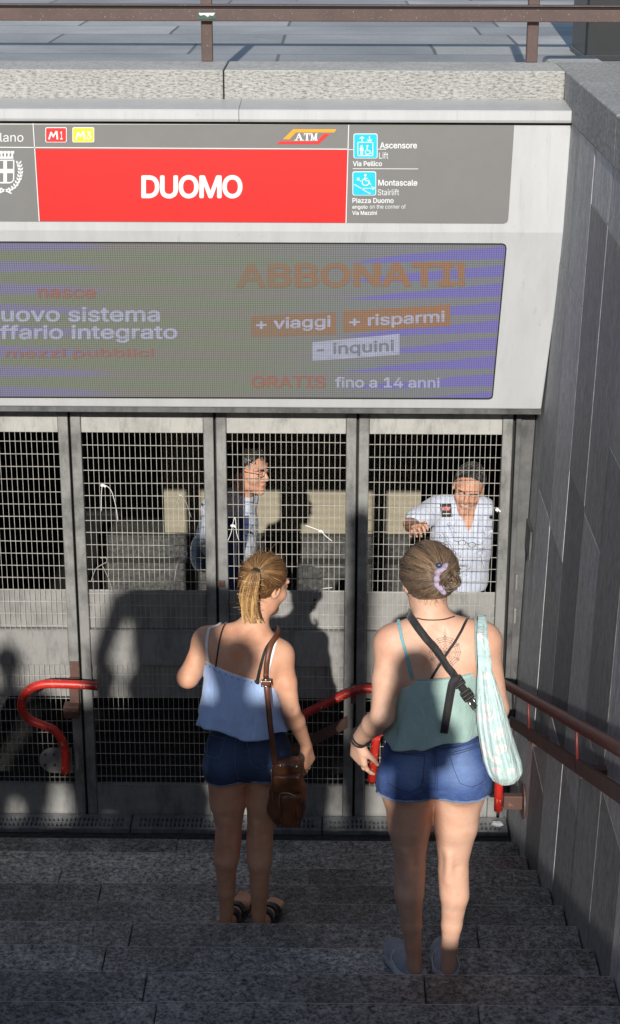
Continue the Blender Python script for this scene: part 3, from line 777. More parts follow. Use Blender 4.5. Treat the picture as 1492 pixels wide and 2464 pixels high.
def build_ties():
    def tie(px, Pts, lab, r=.0022, m='tie', knot=True):
        P = smooth_path([W(x, y, YG-.016-dy) for x, y, dy in Pts], 6)
        bm = bmesh.new(); tube(bm, P, r, 6)
        if knot:
            k = W(px[0], px[1], YG-.018); bmesh.ops.create_icosphere(bm, subdivisions=2, radius=.010, matrix=Matrix.Translation(k) @ Matrix.Diagonal((1.25, .7, .85, 1)))
            q = W(px[0]+6, px[1]+3, YG-.021); bmesh.ops.create_icosphere(bm, subdivisions=1, radius=.006, matrix=Matrix.Translation(q))
        tag(obj('cable_tie', bm, M[m], None, True), lab, 'tie', 'ties and strings knotted on the gate mesh')
    tie((247, 1168), [(244, 1230, 0), (244, 1190, .004), (248, 1168, .008), (266, 1178, .01), (278, 1215, .008), (284, 1255, .002)], 'white tie with a loose curved tail, topmost on the left of the two tied spots', .0018)
    tie((434, 1192), [(420, 1222, 0), (428, 1205, .004), (435, 1192, .008), (448, 1210, .006), (460, 1245, .001)], 'small white knot on the sunlit mesh before the beige wall', .0014, 'string')
    tie((244, 1344), [(219, 1400, 0), (230, 1370, .006), (246, 1358, .008), (257, 1352, .01), (254, 1342, .01), (242, 1343, .008)], 'grey string loop low on the mesh beside the dark opening', .0018, 'string', False)
    tie((440, 1340), [(424, 1370, .002), (430, 1355, .006), (440, 1345, .008), (450, 1335, .012), (446, 1326, .014), (436, 1338, .010), (425, 1362, .006), (418, 1420, .0)], 'white looped tie hanging above the long shadow edge', .0024, 'tie', False)
    tie((255, 1370), [(246, 1360, .006), (252, 1372, .008), (264, 1400, .004), (273, 1436, 0)], 'thin pale string trailing down to the grey backing plate', .0014, 'string', False)
    tie((771, 1278), [(735, 1264, .002), (752, 1270, .006), (772, 1278, .008), (782, 1288, .006), (799, 1302, .0)], 'white double knotted tie between the two women, in the sun', .0026)
    tie((770, 1417), [(757, 1426, .006), (762, 1417, .01), (773, 1420, .01), (766, 1426, .008), (775, 1417, .006), (800, 1414, .0)], 'white tie loop lying flat on the mesh above the scribble', .002, 'tie', False)
    tie((560, 1265), [(548, 1302, .0), (556, 1282, .006), (560, 1262, .008), (566, 1245, .004), (569, 1280, .002), (575, 1300, 0)], 'white twisted tie in front of the striped vest', .0018)
    tie((1795, 0), [(1640, 0, 0), (1640, 1, 0)], '', .001) if False else None
    k = [(1194, 1221, .004), (1199, 1226, .008), (1196, 1232, .004)]
    tie((1197, 1227), k, 'tiny white knot at the edge beside the right jamb', .002)
    bm = bmesh.new(); rr = random.Random(4)      # pen scribble on the plate
    y = 1434; 
    P = [(752, 1436), (757, 1440), (752, 1446), (762, 1441), (750, 1452), (759, 1453), (748, 1460), (756, 1462), (745, 1467), (752, 1470), (743, 1474)]
    for a, b in zip(P[:-1], P[1:]): line(bm, lambda x, y, d: W(x, y, YG+.0065), a, b, 1.6, 0, .0006)
    tag(obj('scribble', bm, M['black']), 'black pen scribble on the grey plate behind the mesh', 'graffiti')
build_ties()

# ------------------------------------------------------------------ drain gratings
def build_gratings():
    xs = [W(x, 2000, 8.1).x for x in (-160, 316, 775)]; xs.append(xs[2]+(xs[2]-xs[1])); xs = xs[:3]+[wallx(0)-.01]
    labs = ['slotted steel drain grating at the left under the red scrolled handrail', 'slotted steel drain grating behind the legs of the ponytailed woman', 'slotted steel drain grating by the right wall behind the bare legs']
    for i in range(3):
        a, b = xs[i]+.004, xs[i+1]-.004; y0, y1 = 8.052, 8.2; z0, z1 = .004, .03
        bm = bmesh.new(); p = .0225; n = int((b-a-.05)/p); st = a+((b-a)-n*p)/2
        rows = ((8.082, 8.112), (8.128, 8.158))
        ys = [y0, 8.075, 8.113, 8.127, 8.165, y1]
        for k in (0, 2, 4): box(bm, (a, ys[k], z0), (b, ys[k+1], z1))
        for k in (1, 3):
            box(bm, (a, ys[k], z0), (st+.0058, ys[k+1], z1)); box(bm, (st+n*p-.0058, ys[k], z0), (b, ys[k+1], z1))
            for j in range(1, n): x = st+j*p; box(bm, (x-.0058, ys[k], z0), (x+.0058, ys[k+1], z1))
        bmesh.ops.remove_doubles(bm, verts=bm.verts, dist=.0001)
        t = obj('drain_grating', bm, M['grating']); tag(t, labs[i], 'grating', 'drain gratings along the foot of the gate')
        bm = bmesh.new(); box(bm, (a+.004, y0+.004, .001), (b-.004, y1-.004, .0035)); obj('channel', bm, M['black'], t)
build_gratings()

# ------------------------------------------------------------------ handrails
def build_handrails():
    YR = 8.06
    # scrolled end on the left
    t = thing('handrail', 'bright red tubular handrail bent in an S on the left gate leaf', 'handrail', (W(150, 1750, YR).x, YR, 0), 'red handrail ends by the gate')
    pts = [(236, 1651), (200, 1648), (150, 1646), (108, 1646), (78, 1655), (55, 1678), (53, 1707), (72, 1732), (104, 1745), (130, 1757), (148, 1779), (156, 1808), (157, 1834), (157, 1860)]
    bm = bmesh.new(); tube(bm, smooth_path([W(x, y, YR) for x, y in pts], 6), .0225, 16); obj('tube', bm, M['red'], t)
    bm = bmesh.new(); P = []
    c = W(146, 1829, YG-.03); a = W(95, 1829, YG-.03); r = (W(146, 1800, YG-.03).z-W(146, 1860, YG-.03).z)/2; L = W(174, 1829, YG-.03).x
    cx = a.x+r
    for k in range(13): an = rad(90+180*k/12); P.append((cx+r*math.cos(an), YG-.034, c.z+r*math.sin(an)))
    P += [(L, YG-.034, c.z-r), (L, YG-.034, c.z+r)]
    prism(bm, P, (0, .007, 0)); pl = obj('fixing_plate', bm, M['plate'], t)
    bm = bmesh.new()
    for x, y in ((109, 1815), (130, 1815), (132, 1841), (108, 1841)):
        q = W(x, y, YG-.034); bmesh.ops.create_cone(bm, cap_ends=True, segments=6, radius1=.008, radius2=.007, depth=.007, matrix=Matrix.Translation((q.x, YG-.0375, q.z)) @ Matrix.Rotation(rad(90), 4, 'X'))
    obj('bolt', bm, M['brownbar'], pl)
    bm = bmesh.new(); q = W(157, 1852, YR); tube(bm, [(q.x, YR+.022, q.z+.02), (q.x, YG-.035, q.z+.02)], .012, 10); obj('stub', bm, M['red'], t)
    bm = bmesh.new(); a = W(156, 1688, YG-.03); b = W(194, 1717, YG-.03); u = W(168, 1660, YG-.03)
    bbox_bev(bm, (a.x, YG-.09, b.z), (b.x, YG-.024, a.z), .003); bbox_bev(bm, (u.x, YG-.05, a.z-.001), (b.x-.001, YG-.0245, W(168, 1648, YR).z-.022), .003); obj('bracket', bm, M['brownbar'], t)
    # middle
    t = thing('handrail', 'red handrail rising between the two women and turning down beside a thigh', 'handrail', (W(860, 1750, YR).x, YR, 0), 'red handrail ends by the gate')
    pts = [(640, 1770), (700, 1737), (745, 1712), (800, 1685), (840, 1667), (868, 1658), (900, 1658), (950, 1660), (985, 1672), (998, 1695), (985, 1722), (955, 1735), (925, 1748), (907, 1772), (902, 1800), (898, 1840), (894, 1880)]
    bm = bmesh.new(); tube(bm, smooth_path([W(x, y, YR) for x, y in pts], 6), .0225, 16); obj('tube', bm, M['red'], t)
    bm = bmesh.new(); A = [W(x, y, YG-.05) for x, y in ((690, 1800), (836, 1725), (836, 1752), (690, 1830))]
    prism(bm, A, (0, .012, 0)); obj('flat_bar', bm, M['brownbar'], t)
    bm = bmesh.new(); q = W(850, 1664, YR); bbox_bev(bm, (q.x-.012, YR+.0, q.z-.07), (q.x+.014, YG-.023, q.z-.022), .003); obj('bracket', bm, M['brownbar'], t)
    q = W(896, 1868, YR); bm = bmesh.new(); tube(bm, [(q.x, YR+.022, q.z), (q.x, YG-.018, q.z)], .012, 10); obj('stub', bm, M['red'], t)
    # wall rail, parallel to the stairs
    xr = .868
    P0 = WX(1213, 1645, xr); P1 = WX(1492, 1802, xr); dr = (P1-P0).normalized()
    t = thing('handrail', 'maroon handrail with a lower flat bar along the right stone wall', 'handrail', (xr, 7, 0), 'red handrail ends by the gate')
    e = P0-dr*3.5 if dr.y > 0 else P0+dr*3.5
    near = P1+dr*2.2
    bend = P0-dr*.12
    PT = [near, P1, P0, bend, bend+Vector((0, .06, -.01)), bend+Vector((0, .11, -.05)), bend+Vector((0, .115, -.11))]
    bm = bmesh.new(); tube(bm, [near, P1, P0] + smooth_path(PT[3:], 5), .0235, 16); obj('tube', bm, M['maroon'], t)
    Q0 = WX(1238, 1742, xr+.01); Q1 = WX(1492, 1912, xr+.01); dq = (Q1-Q0).normalized()
    bm = bmesh.new(); a = Q0-dq*.18; b = Q1+dq*2.2; hh = .028
    prism(bm, [a+Vector((-.006, 0, -hh)), b+Vector((-.006, 0, -hh)), b+Vector((-.006, 0, hh)), a+Vector((-.006, 0, hh))], (.014, 0, 0)); obj('flat_bar', bm, M['brownbar'], t)
    for px in (1272, 1388, 1560):
        k = (px-1213)/(1492-1213); 
        p = P0+(P1-P0)*(((px-1213)/(1492-1213))) ; p = WX(px, 1645+(1802-1645)*k+14, xr)
        q2 = WX(px-3, 1742+(1912-1742)*(px-1238)/(1492-1238), xr+.01)
        bm = bmesh.new(); tube(bm, [p, (p.x+.01, p.y, q2.z)], .006, 8); obj('upright', bm, M['maroon'], t)
        bm = bmesh.new(); zc = q2.z; bbox_bev(bm, (xr+.0185, p.y-.02, zc-.018), (wallx(zc)+.004, p.y+.02, zc+.018), .003); obj('wall_bracket', bm, M['brownbar'], t)
    # short red end with its bracket near the gate
    YE = 7.62
    t = thing('handrail', 'short upright red handrail stub on a round wall plate below the tote bag', 'handrail', (W(1200, 1900, YE).x, YE, 0), 'red handrail ends by the gate')
    bm = bmesh.new(); A = [W(1197, 1790, YE+.3), W(1197, 1812, YE+.1), W(1199, 1850, YE), W(1200, 1900, YE), W(1199, 1950, YE)]
    A = [W(1203, 1780, YE), W(1202, 1850, YE), W(1200, 1900, YE), W(1199, 1950, YE)]
    tube(bm, A, .0215, 16); obj('tube', bm, M['red'], t)
    a = W(1212, 1912, YE); b = W(1245, 1944, YE); zc = (a.z+b.z)/2
    bm = bmesh.new(); bbox_bev(bm, (a.x, YE-.02, b.z), (wallx(zc)-.012, YE+.02, a.z), .003); obj('bracket', bm, M['brownbar'], t)
    bm = bmesh.new(); bmesh.ops.create_cone(bm, cap_ends=True, segments=24, radius1=.085, radius2=.085, depth=.008, matrix=Matrix.Translation((wallx(zc)-.007, YE, zc)) @ Matrix.Rotation(rad(90), 4, 'Y')); obj('wall_plate', bm, M['brownbar'], t)
build_handrails()

def build_small():
    # steel cover plate on the wall
    z0 = W(1265, 1340, 7.9).z; 
    A = [WX(x, y, wallx(1.9)) for x, y in ((1259, 1192), (1288, 1232), (1281, 1343), (1257, 1300))]
    bm = bmesh.new(); 
    y0 = min(p.y for p in A); y1 = max(p.y for p in A); zt = A[0].z; zb = A[2].z
    P = [(wallx(zt)-.004, y1, zt), (wallx(zt)-.004, y0, zt), (wallx(zb)-.004, y0, zb), (wallx(zb)-.004, y1, zb)]
    prism(bm, P, (-.009, 0, 0)); t = obj('cover_plate', bm, M['darksteel']); tag(t, 'dull steel cover plate on the stone wall close to the gate jamb', 'plate')
    bm = bmesh.new(); q = WX(1261, 1254, wallx(1.9)-.02); bbox_bev(bm, (q.x-.022, q.y-.012, q.z-.02), (q.x-.002, q.y+.012, q.z+.02), .003); obj('knob', bm, M['letter'], t)
    # cigarette ends and scraps
    def butt(p, d, L, lab, r=.0042):
        d = Vector(d).normalized(); p = Vector(p)+Vector((0, 0, r))
        bm = bmesh.new(); tube(bm, [p, p+d*L*.68], r, 10); t = obj('cigarette_butt', bm, M['tie']); tag(t, lab, 'cigarette end', 'litter on the stairs')
        bm = bmesh.new(); tube(bm, [p+d*L*.69, p+d*L], r, 10); obj('filter', bm, M['filter'], t)
    z = nz(7); p = WZ(1436, 2290, nz(6)); 
    n = int((YN0-WZ(1438, 2298, .9).y)/RUN)
    for px, py, lab in ((1438, 2298, 'cigarette end on a right hand step close to the stone wall'), (1155, 2012, 'cigarette end on the landing beside the drain grating'), (1238, 2105, 'cigarette end dropped in the shaded corner of a step by the wall')):
        best = None
        for k in range(-1, 20):
            zk = nz(k) if k >= 0 else 0.0; q = WZ(px, py, zk)
            if ny(k+1)+.01 <= q.y <= (ny(k) if k >= 0 else 99): best = (q, zk); break
        if best: butt(best[0], (.4, -1, 0) if px == 1438 else (1, .5, 0), .055, lab)
    for px, py, s, lab in ((1326, 2417, .011, 'tiny white paper scrap on a low front step'), (1252, 2176, .016, 'crumpled pale leaf scrap on a step right of the bare legs'), (1198, 1985, .03, 'crumpled clear wrapper on the grating corner by the wall'), (852, 2331, .022, 'small dark flattened gum spot left of the grey trainers')):
        for k in range(-1, 20):
            zk = nz(k) if k >= 0 else .03; q = WZ(px, py, zk)
            if ny(k+1)+.01 <= q.y <= (ny(k) if k >= 0 else 99):
                bm = bmesh.new(); rr = random.Random(px); bmesh.ops.create_icosphere(bm, subdivisions=2, radius=s, matrix=Matrix.Translation((q.x, q.y, zk+s*.22)) @ Matrix.Diagonal((1, .8, .25, 1)))
                for v in bm.verts: v.co += Vector((rr.uniform(-1, 1), rr.uniform(-1, 1), rr.uniform(0, .5)))*s*.22
                tag(obj('litter', bm, M['black' if 'dark' in lab else ('letter' if 'white' in lab or 'clear' in lab else 'filter')]), lab, 'litter', 'litter on the stairs'); break
M['filter'] = plain('cigarette filter', (.48, .27, .12), .8)
build_small()

# ------------------------------------------------------------------ bodies: rounded limbs blended into one continuous skin
def V3(*a): return np.array(a, float)
class Field:
    def __init__(s, lo, hi, h=.0045):
        s.h = h; s.o = np.array(lo, float); n = np.ceil((np.array(hi)-s.o)/h).astype(int)+1; s.n = n
        s.F = np.full(n, .15, np.float32)
        s.ax = [s.o[i]+h*np.arange(n[i]) for i in range(3)]
    def blk(s, lo, hi):
        a = np.clip(np.floor((np.array(lo)-s.o)/s.h).astype(int), 0, s.n); b = np.clip(np.ceil((np.array(hi)-s.o)/s.h).astype(int)+1, 0, s.n)
        if np.any(b <= a): return None, None
        sl_ = tuple(slice(a[i], b[i]) for i in range(3))
        g = [s.ax[i][a[i]:b[i]] for i in range(3)]
        return sl_, (g[0][:, None, None], g[1][None, :, None], g[2][None, None, :])
    def comb(s, sl_, d, k, op):
        F = s.F[sl_]; d = d.astype(np.float32)
        if op == 'add':
            if k > 0: hh = np.clip(.5+.5*(F-d)/k, 0, 1); s.F[sl_] = F*(1-hh)+d*hh-k*hh*(1-hh)
            else: s.F[sl_] = np.minimum(F, d)
        else:
            d = -d
            if k > 0: hh = np.clip(.5+.5*(d-F)/k, 0, 1); s.F[sl_] = F*(1-hh)+d*hh+k*hh*(1-hh)
            else: s.F[sl_] = np.maximum(F, d)
    def cap(s, a, b, ra, rb=None, k=.02, op='add', flat=None):   # flat=(axis vec, factor<1 squeezes thickness along axis)
        a = np.array(a, float); b = np.array(b, float); rb = ra if rb is None else rb
        m = max(ra, rb)+k+.03; sl_, g = s.blk(np.minimum(a, b)-m, np.maximum(a, b)+m)
        if sl_ is None: return s
        ba = b-a; L = max(ba@ba, 1e-9); p = [g[i]-a[i] for i in range(3)]
        t = np.clip((p[0]*ba[0]+p[1]*ba[1]+p[2]*ba[2])/L, 0, 1)
        q = [p[i]-t*ba[i] for i in range(3)]
        dd = q[0]**2+q[1]**2+q[2]**2; f = 1.0
        if flat is not None:
            n = np.array(flat[0], float); n /= np.linalg.norm(n); f = flat[1]
            c = q[0]*n[0]+q[1]*n[1]+q[2]*n[2]; dd = dd+c*c*(1/f**2-1)
        d = np.sqrt(dd)-(ra+(rb-ra)*t)
        if flat is not None: d = d*(f+1)/2
        s.comb(sl_, d, k, op); return s
    def ell(s, c, r, R=None, k=.02, op='add'):     # R rows = local axes
        c = np.array(c, float); r = np.array(r, float); m = max(r)+k+.03; sl_, g = s.blk(c-m, c+m)
        if sl_ is None: return s
        p = [g[i]-c[i] for i in range(3)]
        if R is None: q = p
        else: q = [p[0]*R[i][0]+p[1]*R[i][1]+p[2]*R[i][2] for i in range(3)]
        k0 = np.sqrt((q[0]/r[0])**2+(q[1]/r[1])**2+(q[2]/r[2])**2); k1 = np.sqrt((q[0]/r[0]**2)**2+(q[1]/r[1]**2)**2+(q[2]/r[2]**2)**2)
        s.comb(sl_, k0*(k0-1)/np.maximum(k1, 1e-6), k, op); return s
    def plane(s, p, n, k=0):                        # keep the side n points away from
        p = np.array(p, float); n = np.array(n, float); n /= np.linalg.norm(n)
        d = ((s.ax[0]-p[0])*n[0])[:, None, None]+((s.ax[1]-p[1])*n[1])[None, :, None]+((s.ax[2]-p[2])*n[2])[None, None, :]
        s.F = np.maximum(s.F, d.astype(np.float32)); return s
    def wobble(s, amp, fr, seed=0):
        r = random.Random(seed); w = 0
        for i in range(5):
            k = [r.uniform(-1, 1)*fr*(1+.5*i) for _ in range(3)]; ph = r.uniform(0, 6.28)
            w = w+np.sin(s.ax[0][:, None, None]*k[0]+s.ax[1][None, :, None]*k[1]+s.ax[2][None, None, :]*k[2]+ph)/(1+.4*i)
        s.F = s.F+(amp*w).astype(np.float32); return s
    def shell(s, th): s.F = np.maximum(s.F, -(s.F+th)); return s
    def copy(s):
        q = object.__new__(Field); q.h = s.h; q.o = s.o; q.n = s.n; q.ax = s.ax; q.F = s.F.copy(); return q
    def sample(s, P):
        P = (np.atleast_2d(np.array(P, float))-s.o)/s.h; P = np.clip(P, 0, s.n-1.001); i = P.astype(int); f = P-i; r = 0
        for dx in (0, 1):
            for dy in (0, 1):
                for dz in (0, 1):
                    w_ = (f[:, 0] if dx else 1-f[:, 0])*(f[:, 1] if dy else 1-f[:, 1])*(f[:, 2] if dz else 1-f[:, 2])
                    r = r+w_*s.F[i[:, 0]+dx, i[:, 1]+dy, i[:, 2]+dz]
        return r
    def grad(s, p):
        e = s.h*1.5; p = np.array(p, float)
        g = np.array([s.sample(p+e*np.eye(3)[i])[0]-s.sample(p-e*np.eye(3)[i])[0] for i in range(3)]); return g/(np.linalg.norm(g)+1e-9)
    def proj(s, p, off=0.0, it=8):
        p = np.array(p, float)
        for _ in range(it): p = p-s.grad(p)*(s.sample(p)[0]-off)*.8
        return p
    def hit(s, o, d, off=0.0, tmax=12, t0=0):       # march along a sight line
        o = np.array(o, float); d = np.array(d, float); d = d/np.linalg.norm(d)
        lo = s.o; hi = s.o+s.h*(s.n-1)
        ta = np.max(np.minimum((lo-o)/d, (hi-o)/d)); tb = np.min(np.maximum((lo-o)/d, (hi-o)/d))
        ts = np.arange(ta+.002, tb, s.h*.6)
        if len(ts) < 2: return None
        v = s.sample(o+ts[:, None]*d)-off; i = np.argmax(v < 0)
        if v[i] >= 0: return None
        if i == 0: return o+ts[0]*d
        f = v[i-1]/(v[i-1]-v[i]); return o+(ts[i-1]+f*(ts[i]-ts[i-1]))*d
    def mesh(s, smooth=1):
        F = s.F; inside = F < 0; n = np.array(F.shape)
        c = np.zeros(n-1, np.int8); cs = [(a, b, d) for a in (0, 1) for b in (0, 1) for d in (0, 1)]
        sh = lambda A, o: A[o[0]:A.shape[0]-1+o[0], o[1]:A.shape[1]-1+o[1], o[2]:A.shape[2]-1+o[2]]
        for o in cs: c += sh(inside, o)
        act = (c > 0) & (c < 8); I = np.argwhere(act); idx = np.full(n-1, -1, np.int32); idx[act] = np.arange(len(I))
        acc = np.zeros((len(I), 3)); cnt = np.zeros(len(I))
        for o in cs:
            for a in range(3):
                if o[a]: continue
                o2 = list(o); o2[a] = 1
                A = F[I[:, 0]+o[0], I[:, 1]+o[1], I[:, 2]+o[2]]; B = F[I[:, 0]+o2[0], I[:, 1]+o2[1], I[:, 2]+o2[2]]
                m = (A < 0) != (B < 0); t = np.where(m, A/np.where(m, A-B, 1), 0)
                P = np.tile(np.array(o, float), (len(I), 1)); P[:, a] = t
                acc[m] += P[m]; cnt[m] += 1
        V = s.o+s.h*(I+acc/cnt[:, None]); Q = []
        for a in range(3):
            b, d = (a+1) % 3, (a+2) % 3
            A = np.moveaxis(inside, (a, b, d), (0, 1, 2)); K = np.moveaxis(idx, (a, b, d), (0, 1, 2))
            e = A[:-1, 1:-1, 1:-1] != A[1:, 1:-1, 1:-1]; E = np.argwhere(e); i, j, k = E[:, 0], E[:, 1]+1, E[:, 2]+1
            q = np.stack([K[i, j-1, k-1], K[i, j, k-1], K[i, j, k], K[i, j-1, k]], 1)
            fl = ~A[i, j, k]; q[fl] = q[fl][:, ::-1]; Q.append(q)
        Q = np.concatenate(Q)
        for _ in range(smooth):
            acc = np.zeros_like(V); ct = np.zeros(len(V))
            for a, b in ((0, 1), (1, 2), (2, 3), (3, 0)):
                for u, v in ((a, b), (b, a)):
                    for ax in range(3): acc[:, ax] += np.bincount(Q[:, u], V[Q[:, v], ax], len(V))
                    ct += np.bincount(Q[:, u], minlength=len(V))
            V = V*.4+acc/np.maximum(ct, 1)[:, None]*.6
        return V, Q
    def obj(s, name, m, parent=None, smooth=1, label=None):
        V, Q = s.mesh(smooth); return link(name, npmesh(name, V, Q), m, parent, label)
def unit(v): v = np.array(v, float); return v/np.linalg.norm(v)
def frame(f, up=(0, 0, 1)):
    f = unit(f); r = unit(np.cross(f, up)); u = np.cross(r, f); return f, u, r      # r = the figure's right

def head(B, c, f, up=(0, 0, 1), sc=1.0, face=True, hair_cut=False):
    f, u, r = frame(f, up); c = np.array(c, float)
    def P(x, y, z): return c+sc*(r*x+f*y+u*z)
    R = [r, f, u]
    B.ell(P(0, -.012, .022), sc*V3(.073, .092, .088), R, .03)
    B.ell(P(0, .03, -.035), sc*V3(.058, .062, .078), R, .03)
    B.cap(P(-.03, .025, -.078), P(.0, .075, -.098), sc*.024, sc*.02, .02); B.cap(P(.03, .025, -.078), P(0, .075, -.098), sc*.024, sc*.02, .02)
    for sx in (-1, 1):
        B.ell(P(sx*.073, -.01, -.012), sc*V3(.011, .019, .031), [unit(r-sx*f*.35), unit(f+sx*r*.35), u], .006)
        B.ell(P(sx*.081, -.006, -.010), sc*V3(.006, .009, .016), R, .004, 'sub')
    if face:
        for sx in (-1, 1):
            B.cap(P(sx*.012, .084, .022), P(sx*.05, .07, .024), sc*.011, sc*.009, .012)
            B.ell(P(sx*.04, .058, -.03), sc*V3(.024, .022, .022), R, .02)
            B.ell(P(sx*.031, .094, .004), sc*V3(.018, .016, .011), R, .010, 'sub')
            B.ell(P(sx*.031, .077, .003), sc*V3(.016, .013, .0125), R, .003)
            B.ell(P(sx*.011, .095, -.035), sc*V3(.010, .011, .008), R, .006)
        B.cap(P(0, .086, .012), P(0, .108, -.03), sc*.0075, sc*.0115, .010)
        B.ell(P(0, .089, -.060), sc*V3(.024, .012, .007), R, .006); B.ell(P(0, .088, -.072), sc*V3(.020, .012, .008), R, .006)
        B.ell(P(0, .103, -.0655), sc*V3(.024, .012, .0022), R, .003, 'sub')
    return P, R
def hand(B, w, d, n, side, curl=(.5, .6, .7, .8), sc=1.0, thumb=.5, spread=.10, k=.006):
    """w wrist, d towards the fingers, n where the palm faces, side=+1/-1 puts the thumb on +/- (d x n)"""
    w = np.array(w, float); d = unit(d); n = unit(np.array(n)-d*np.dot(n, d)); l = np.cross(d, n)*side; tips = []
    lens = (.070, .078, .072, .056); offs = (.030, .010, -.011, -.031)
    for i in range(4):
        kn = w+sc*(d*(.088-(.004, 0, .004, .012)[i])+l*offs[i]-n*.004)
        B.cap(w+l*offs[i]*.55*sc+d*.01*sc, kn, .0135*sc, .0125*sc, .014)
        dirn = unit(d+l*spread*(1.2, .3, -.5, -1.3)[i]); p = kn; r_ = (.0088, .0092, .0088, .0078)[i]*sc; ang = 0
        for j, fr in enumerate((.44, .31, .25)):
            ang += curl[i]*(.6, 1.0, .7)[j]
            q = p+sc*lens[i]*fr*(dirn*math.cos(ang)+n*math.sin(ang))
            B.cap(p, q, r_*(1, .93, .85)[j], r_*(.93, .85, .74)[j], .004 if j else .007); p = q
        tips.append(p)
    B.cap(w+d*.015*sc+l*.012*sc, w+sc*(d*.045+l*.034+n*.008), .0145*sc, .0125*sc, .012)
    a = w+sc*(d*.045+l*.036+n*.008); b = a+sc*.034*unit(d*.75+l*.65+n*thumb); c = b+sc*.026*unit(d*.95+l*.2+n*thumb)
    B.cap(a, b, .0115*sc, .0098*sc, .006); B.cap(b, c, .0098*sc, .0078*sc, .004)
    return tips
def limb(B, pts, rs, k=.02):
    for i in range(len(pts)-1): B.cap(pts[i], pts[i+1], rs[i], rs[i+1], k)

def skin_mat(name, c, red=.35):
    q = NT(name); v = q.coord(); a = q.noise(v, 7, 5, .65); b = q.noise(v, 260, 3, .6); d = q.noise(v, 60, 3, .7); e = q.noise(v, 22, 4, .7)
    col = q.ramp(a, [(.28, (c[0]*.90, c[1]*.74, c[2]*.68)), (.5, c), (.72, (min(1, c[0]*1.05), c[1]*1.08, c[2]*1.10))])
    col = q.mix(q.ramp(e, [(.42, 0.), (.72, .42)]), col, (c[0]*.90, c[1]*.64, c[2]*.56))
    col = q.mix(q.ramp(d, [(.68, 0.), (.74, .45)]), col, (c[0]*.66, c[1]*.46, c[2]*.38))
    q.col(col); q.l(q.ramp(e, [(.3, .46), (.7, .68)]), q.b.inputs['Roughness']); q.b.inputs['Specular IOR Level'].default_value = .42
    q.b.inputs['Subsurface Weight'].default_value = .05; q.b.inputs['Subsurface Radius'].default_value = (.010, .004, .002); q.b.inputs['Subsurface Scale'].default_value = .6
    q.bump(q.math('ADD', q.math('MULTIPLY', e, 1.6), q.math('MULTIPLY', b, .35)), .5, .0026); return q.m
def hair_mat(name, dark, mid, light):
    q = NT(name); at = q.n('Attribute', attribute_name='tint')
    n = q.noise(q.coord((1, 1, 1)), 18, 3, .6)
    f = q.math('ADD', q.math('MULTIPLY', at.outputs['Fac'], .8), q.math('MULTIPLY', n, .25))
    q.col(q.ramp(f, [(.12, dark), (.5, mid), (.92, light)])); q.set(Roughness=.36); q.b.inputs['Specular IOR Level'].default_value = .6
    q.b.inputs['Anisotropic'].default_value = .6; return q.m
def cloth_mat(name, c, var=.12, rough=.85, weave=420, bump=.25, c2=None, sheen=.25, wr=.8):
    q = NT(name); v = q.coord(); a = q.noise(v, 10, 4, .6); b = q.noise(v, weave, 2, .5)
    lo = c2 or tuple(x*(1-var*2) for x in c)
    q.col(q.mix(.25, q.ramp(a, [(.32, lo), (.65, c)]), q.ramp(b, [(.3, .75), (.7, 1.1)]), 'MULTIPLY')); q.set(Roughness=rough)
    q.b.inputs['Sheen Weight'].default_value = sheen
    fo = q.noise(q.coord((1, 1, .45)), 16, 5, .55, .8); q.bump(q.math('ADD', q.math('MULTIPLY', fo, 1.0), q.math('MULTIPLY', b, .04)), wr, .016); return q.m
def denim_mat(name, dark, mid, fade, seat, rad_):
    """indigo denim, worn pale where the seat rubs (seat: list of points)"""
    q = NT(name); v = q.coord(); a = q.noise(v, 14, 5, .65); b = q.noise(q.coord((1, 1, .25)), 500, 2, .6)
    col = q.ramp(a, [(.3, dark), (.62, mid)])
    col = q.mix(q.ramp(q.noise(q.coord((1, 1, 3)), 20, 5, .7), [(.52, 0.), (.72, .35)]), col, fade)
    for p in seat:
        vm = q.n('VectorMath', operation='DISTANCE'); q.l(q.n('TexCoord').outputs['Object'], vm.inputs[0]); vm.inputs[1].default_value = p
        m = q.ramp(q.math('ADD', q.math('DIVIDE', vm.outputs['Value'], rad_), q.math('MULTIPLY', q.math('SUBTRACT', a, .5), .8)), [(.25, .75), (1.0, 0.)])
        col = q.mix(m, col, fade)
    col = q.mix(.35, col, q.ramp(b, [(.3, .6), (.7, 1.15)]), 'MULTIPLY')
    q.col(col); q.set(Roughness=.9); cr = q.noise(q.coord((1, 1, 2.6)), 17, 5, .6, 1.0); q.bump(q.math('ADD', cr, q.math('MULTIPLY', b, .06)), .55, .011); return q.m

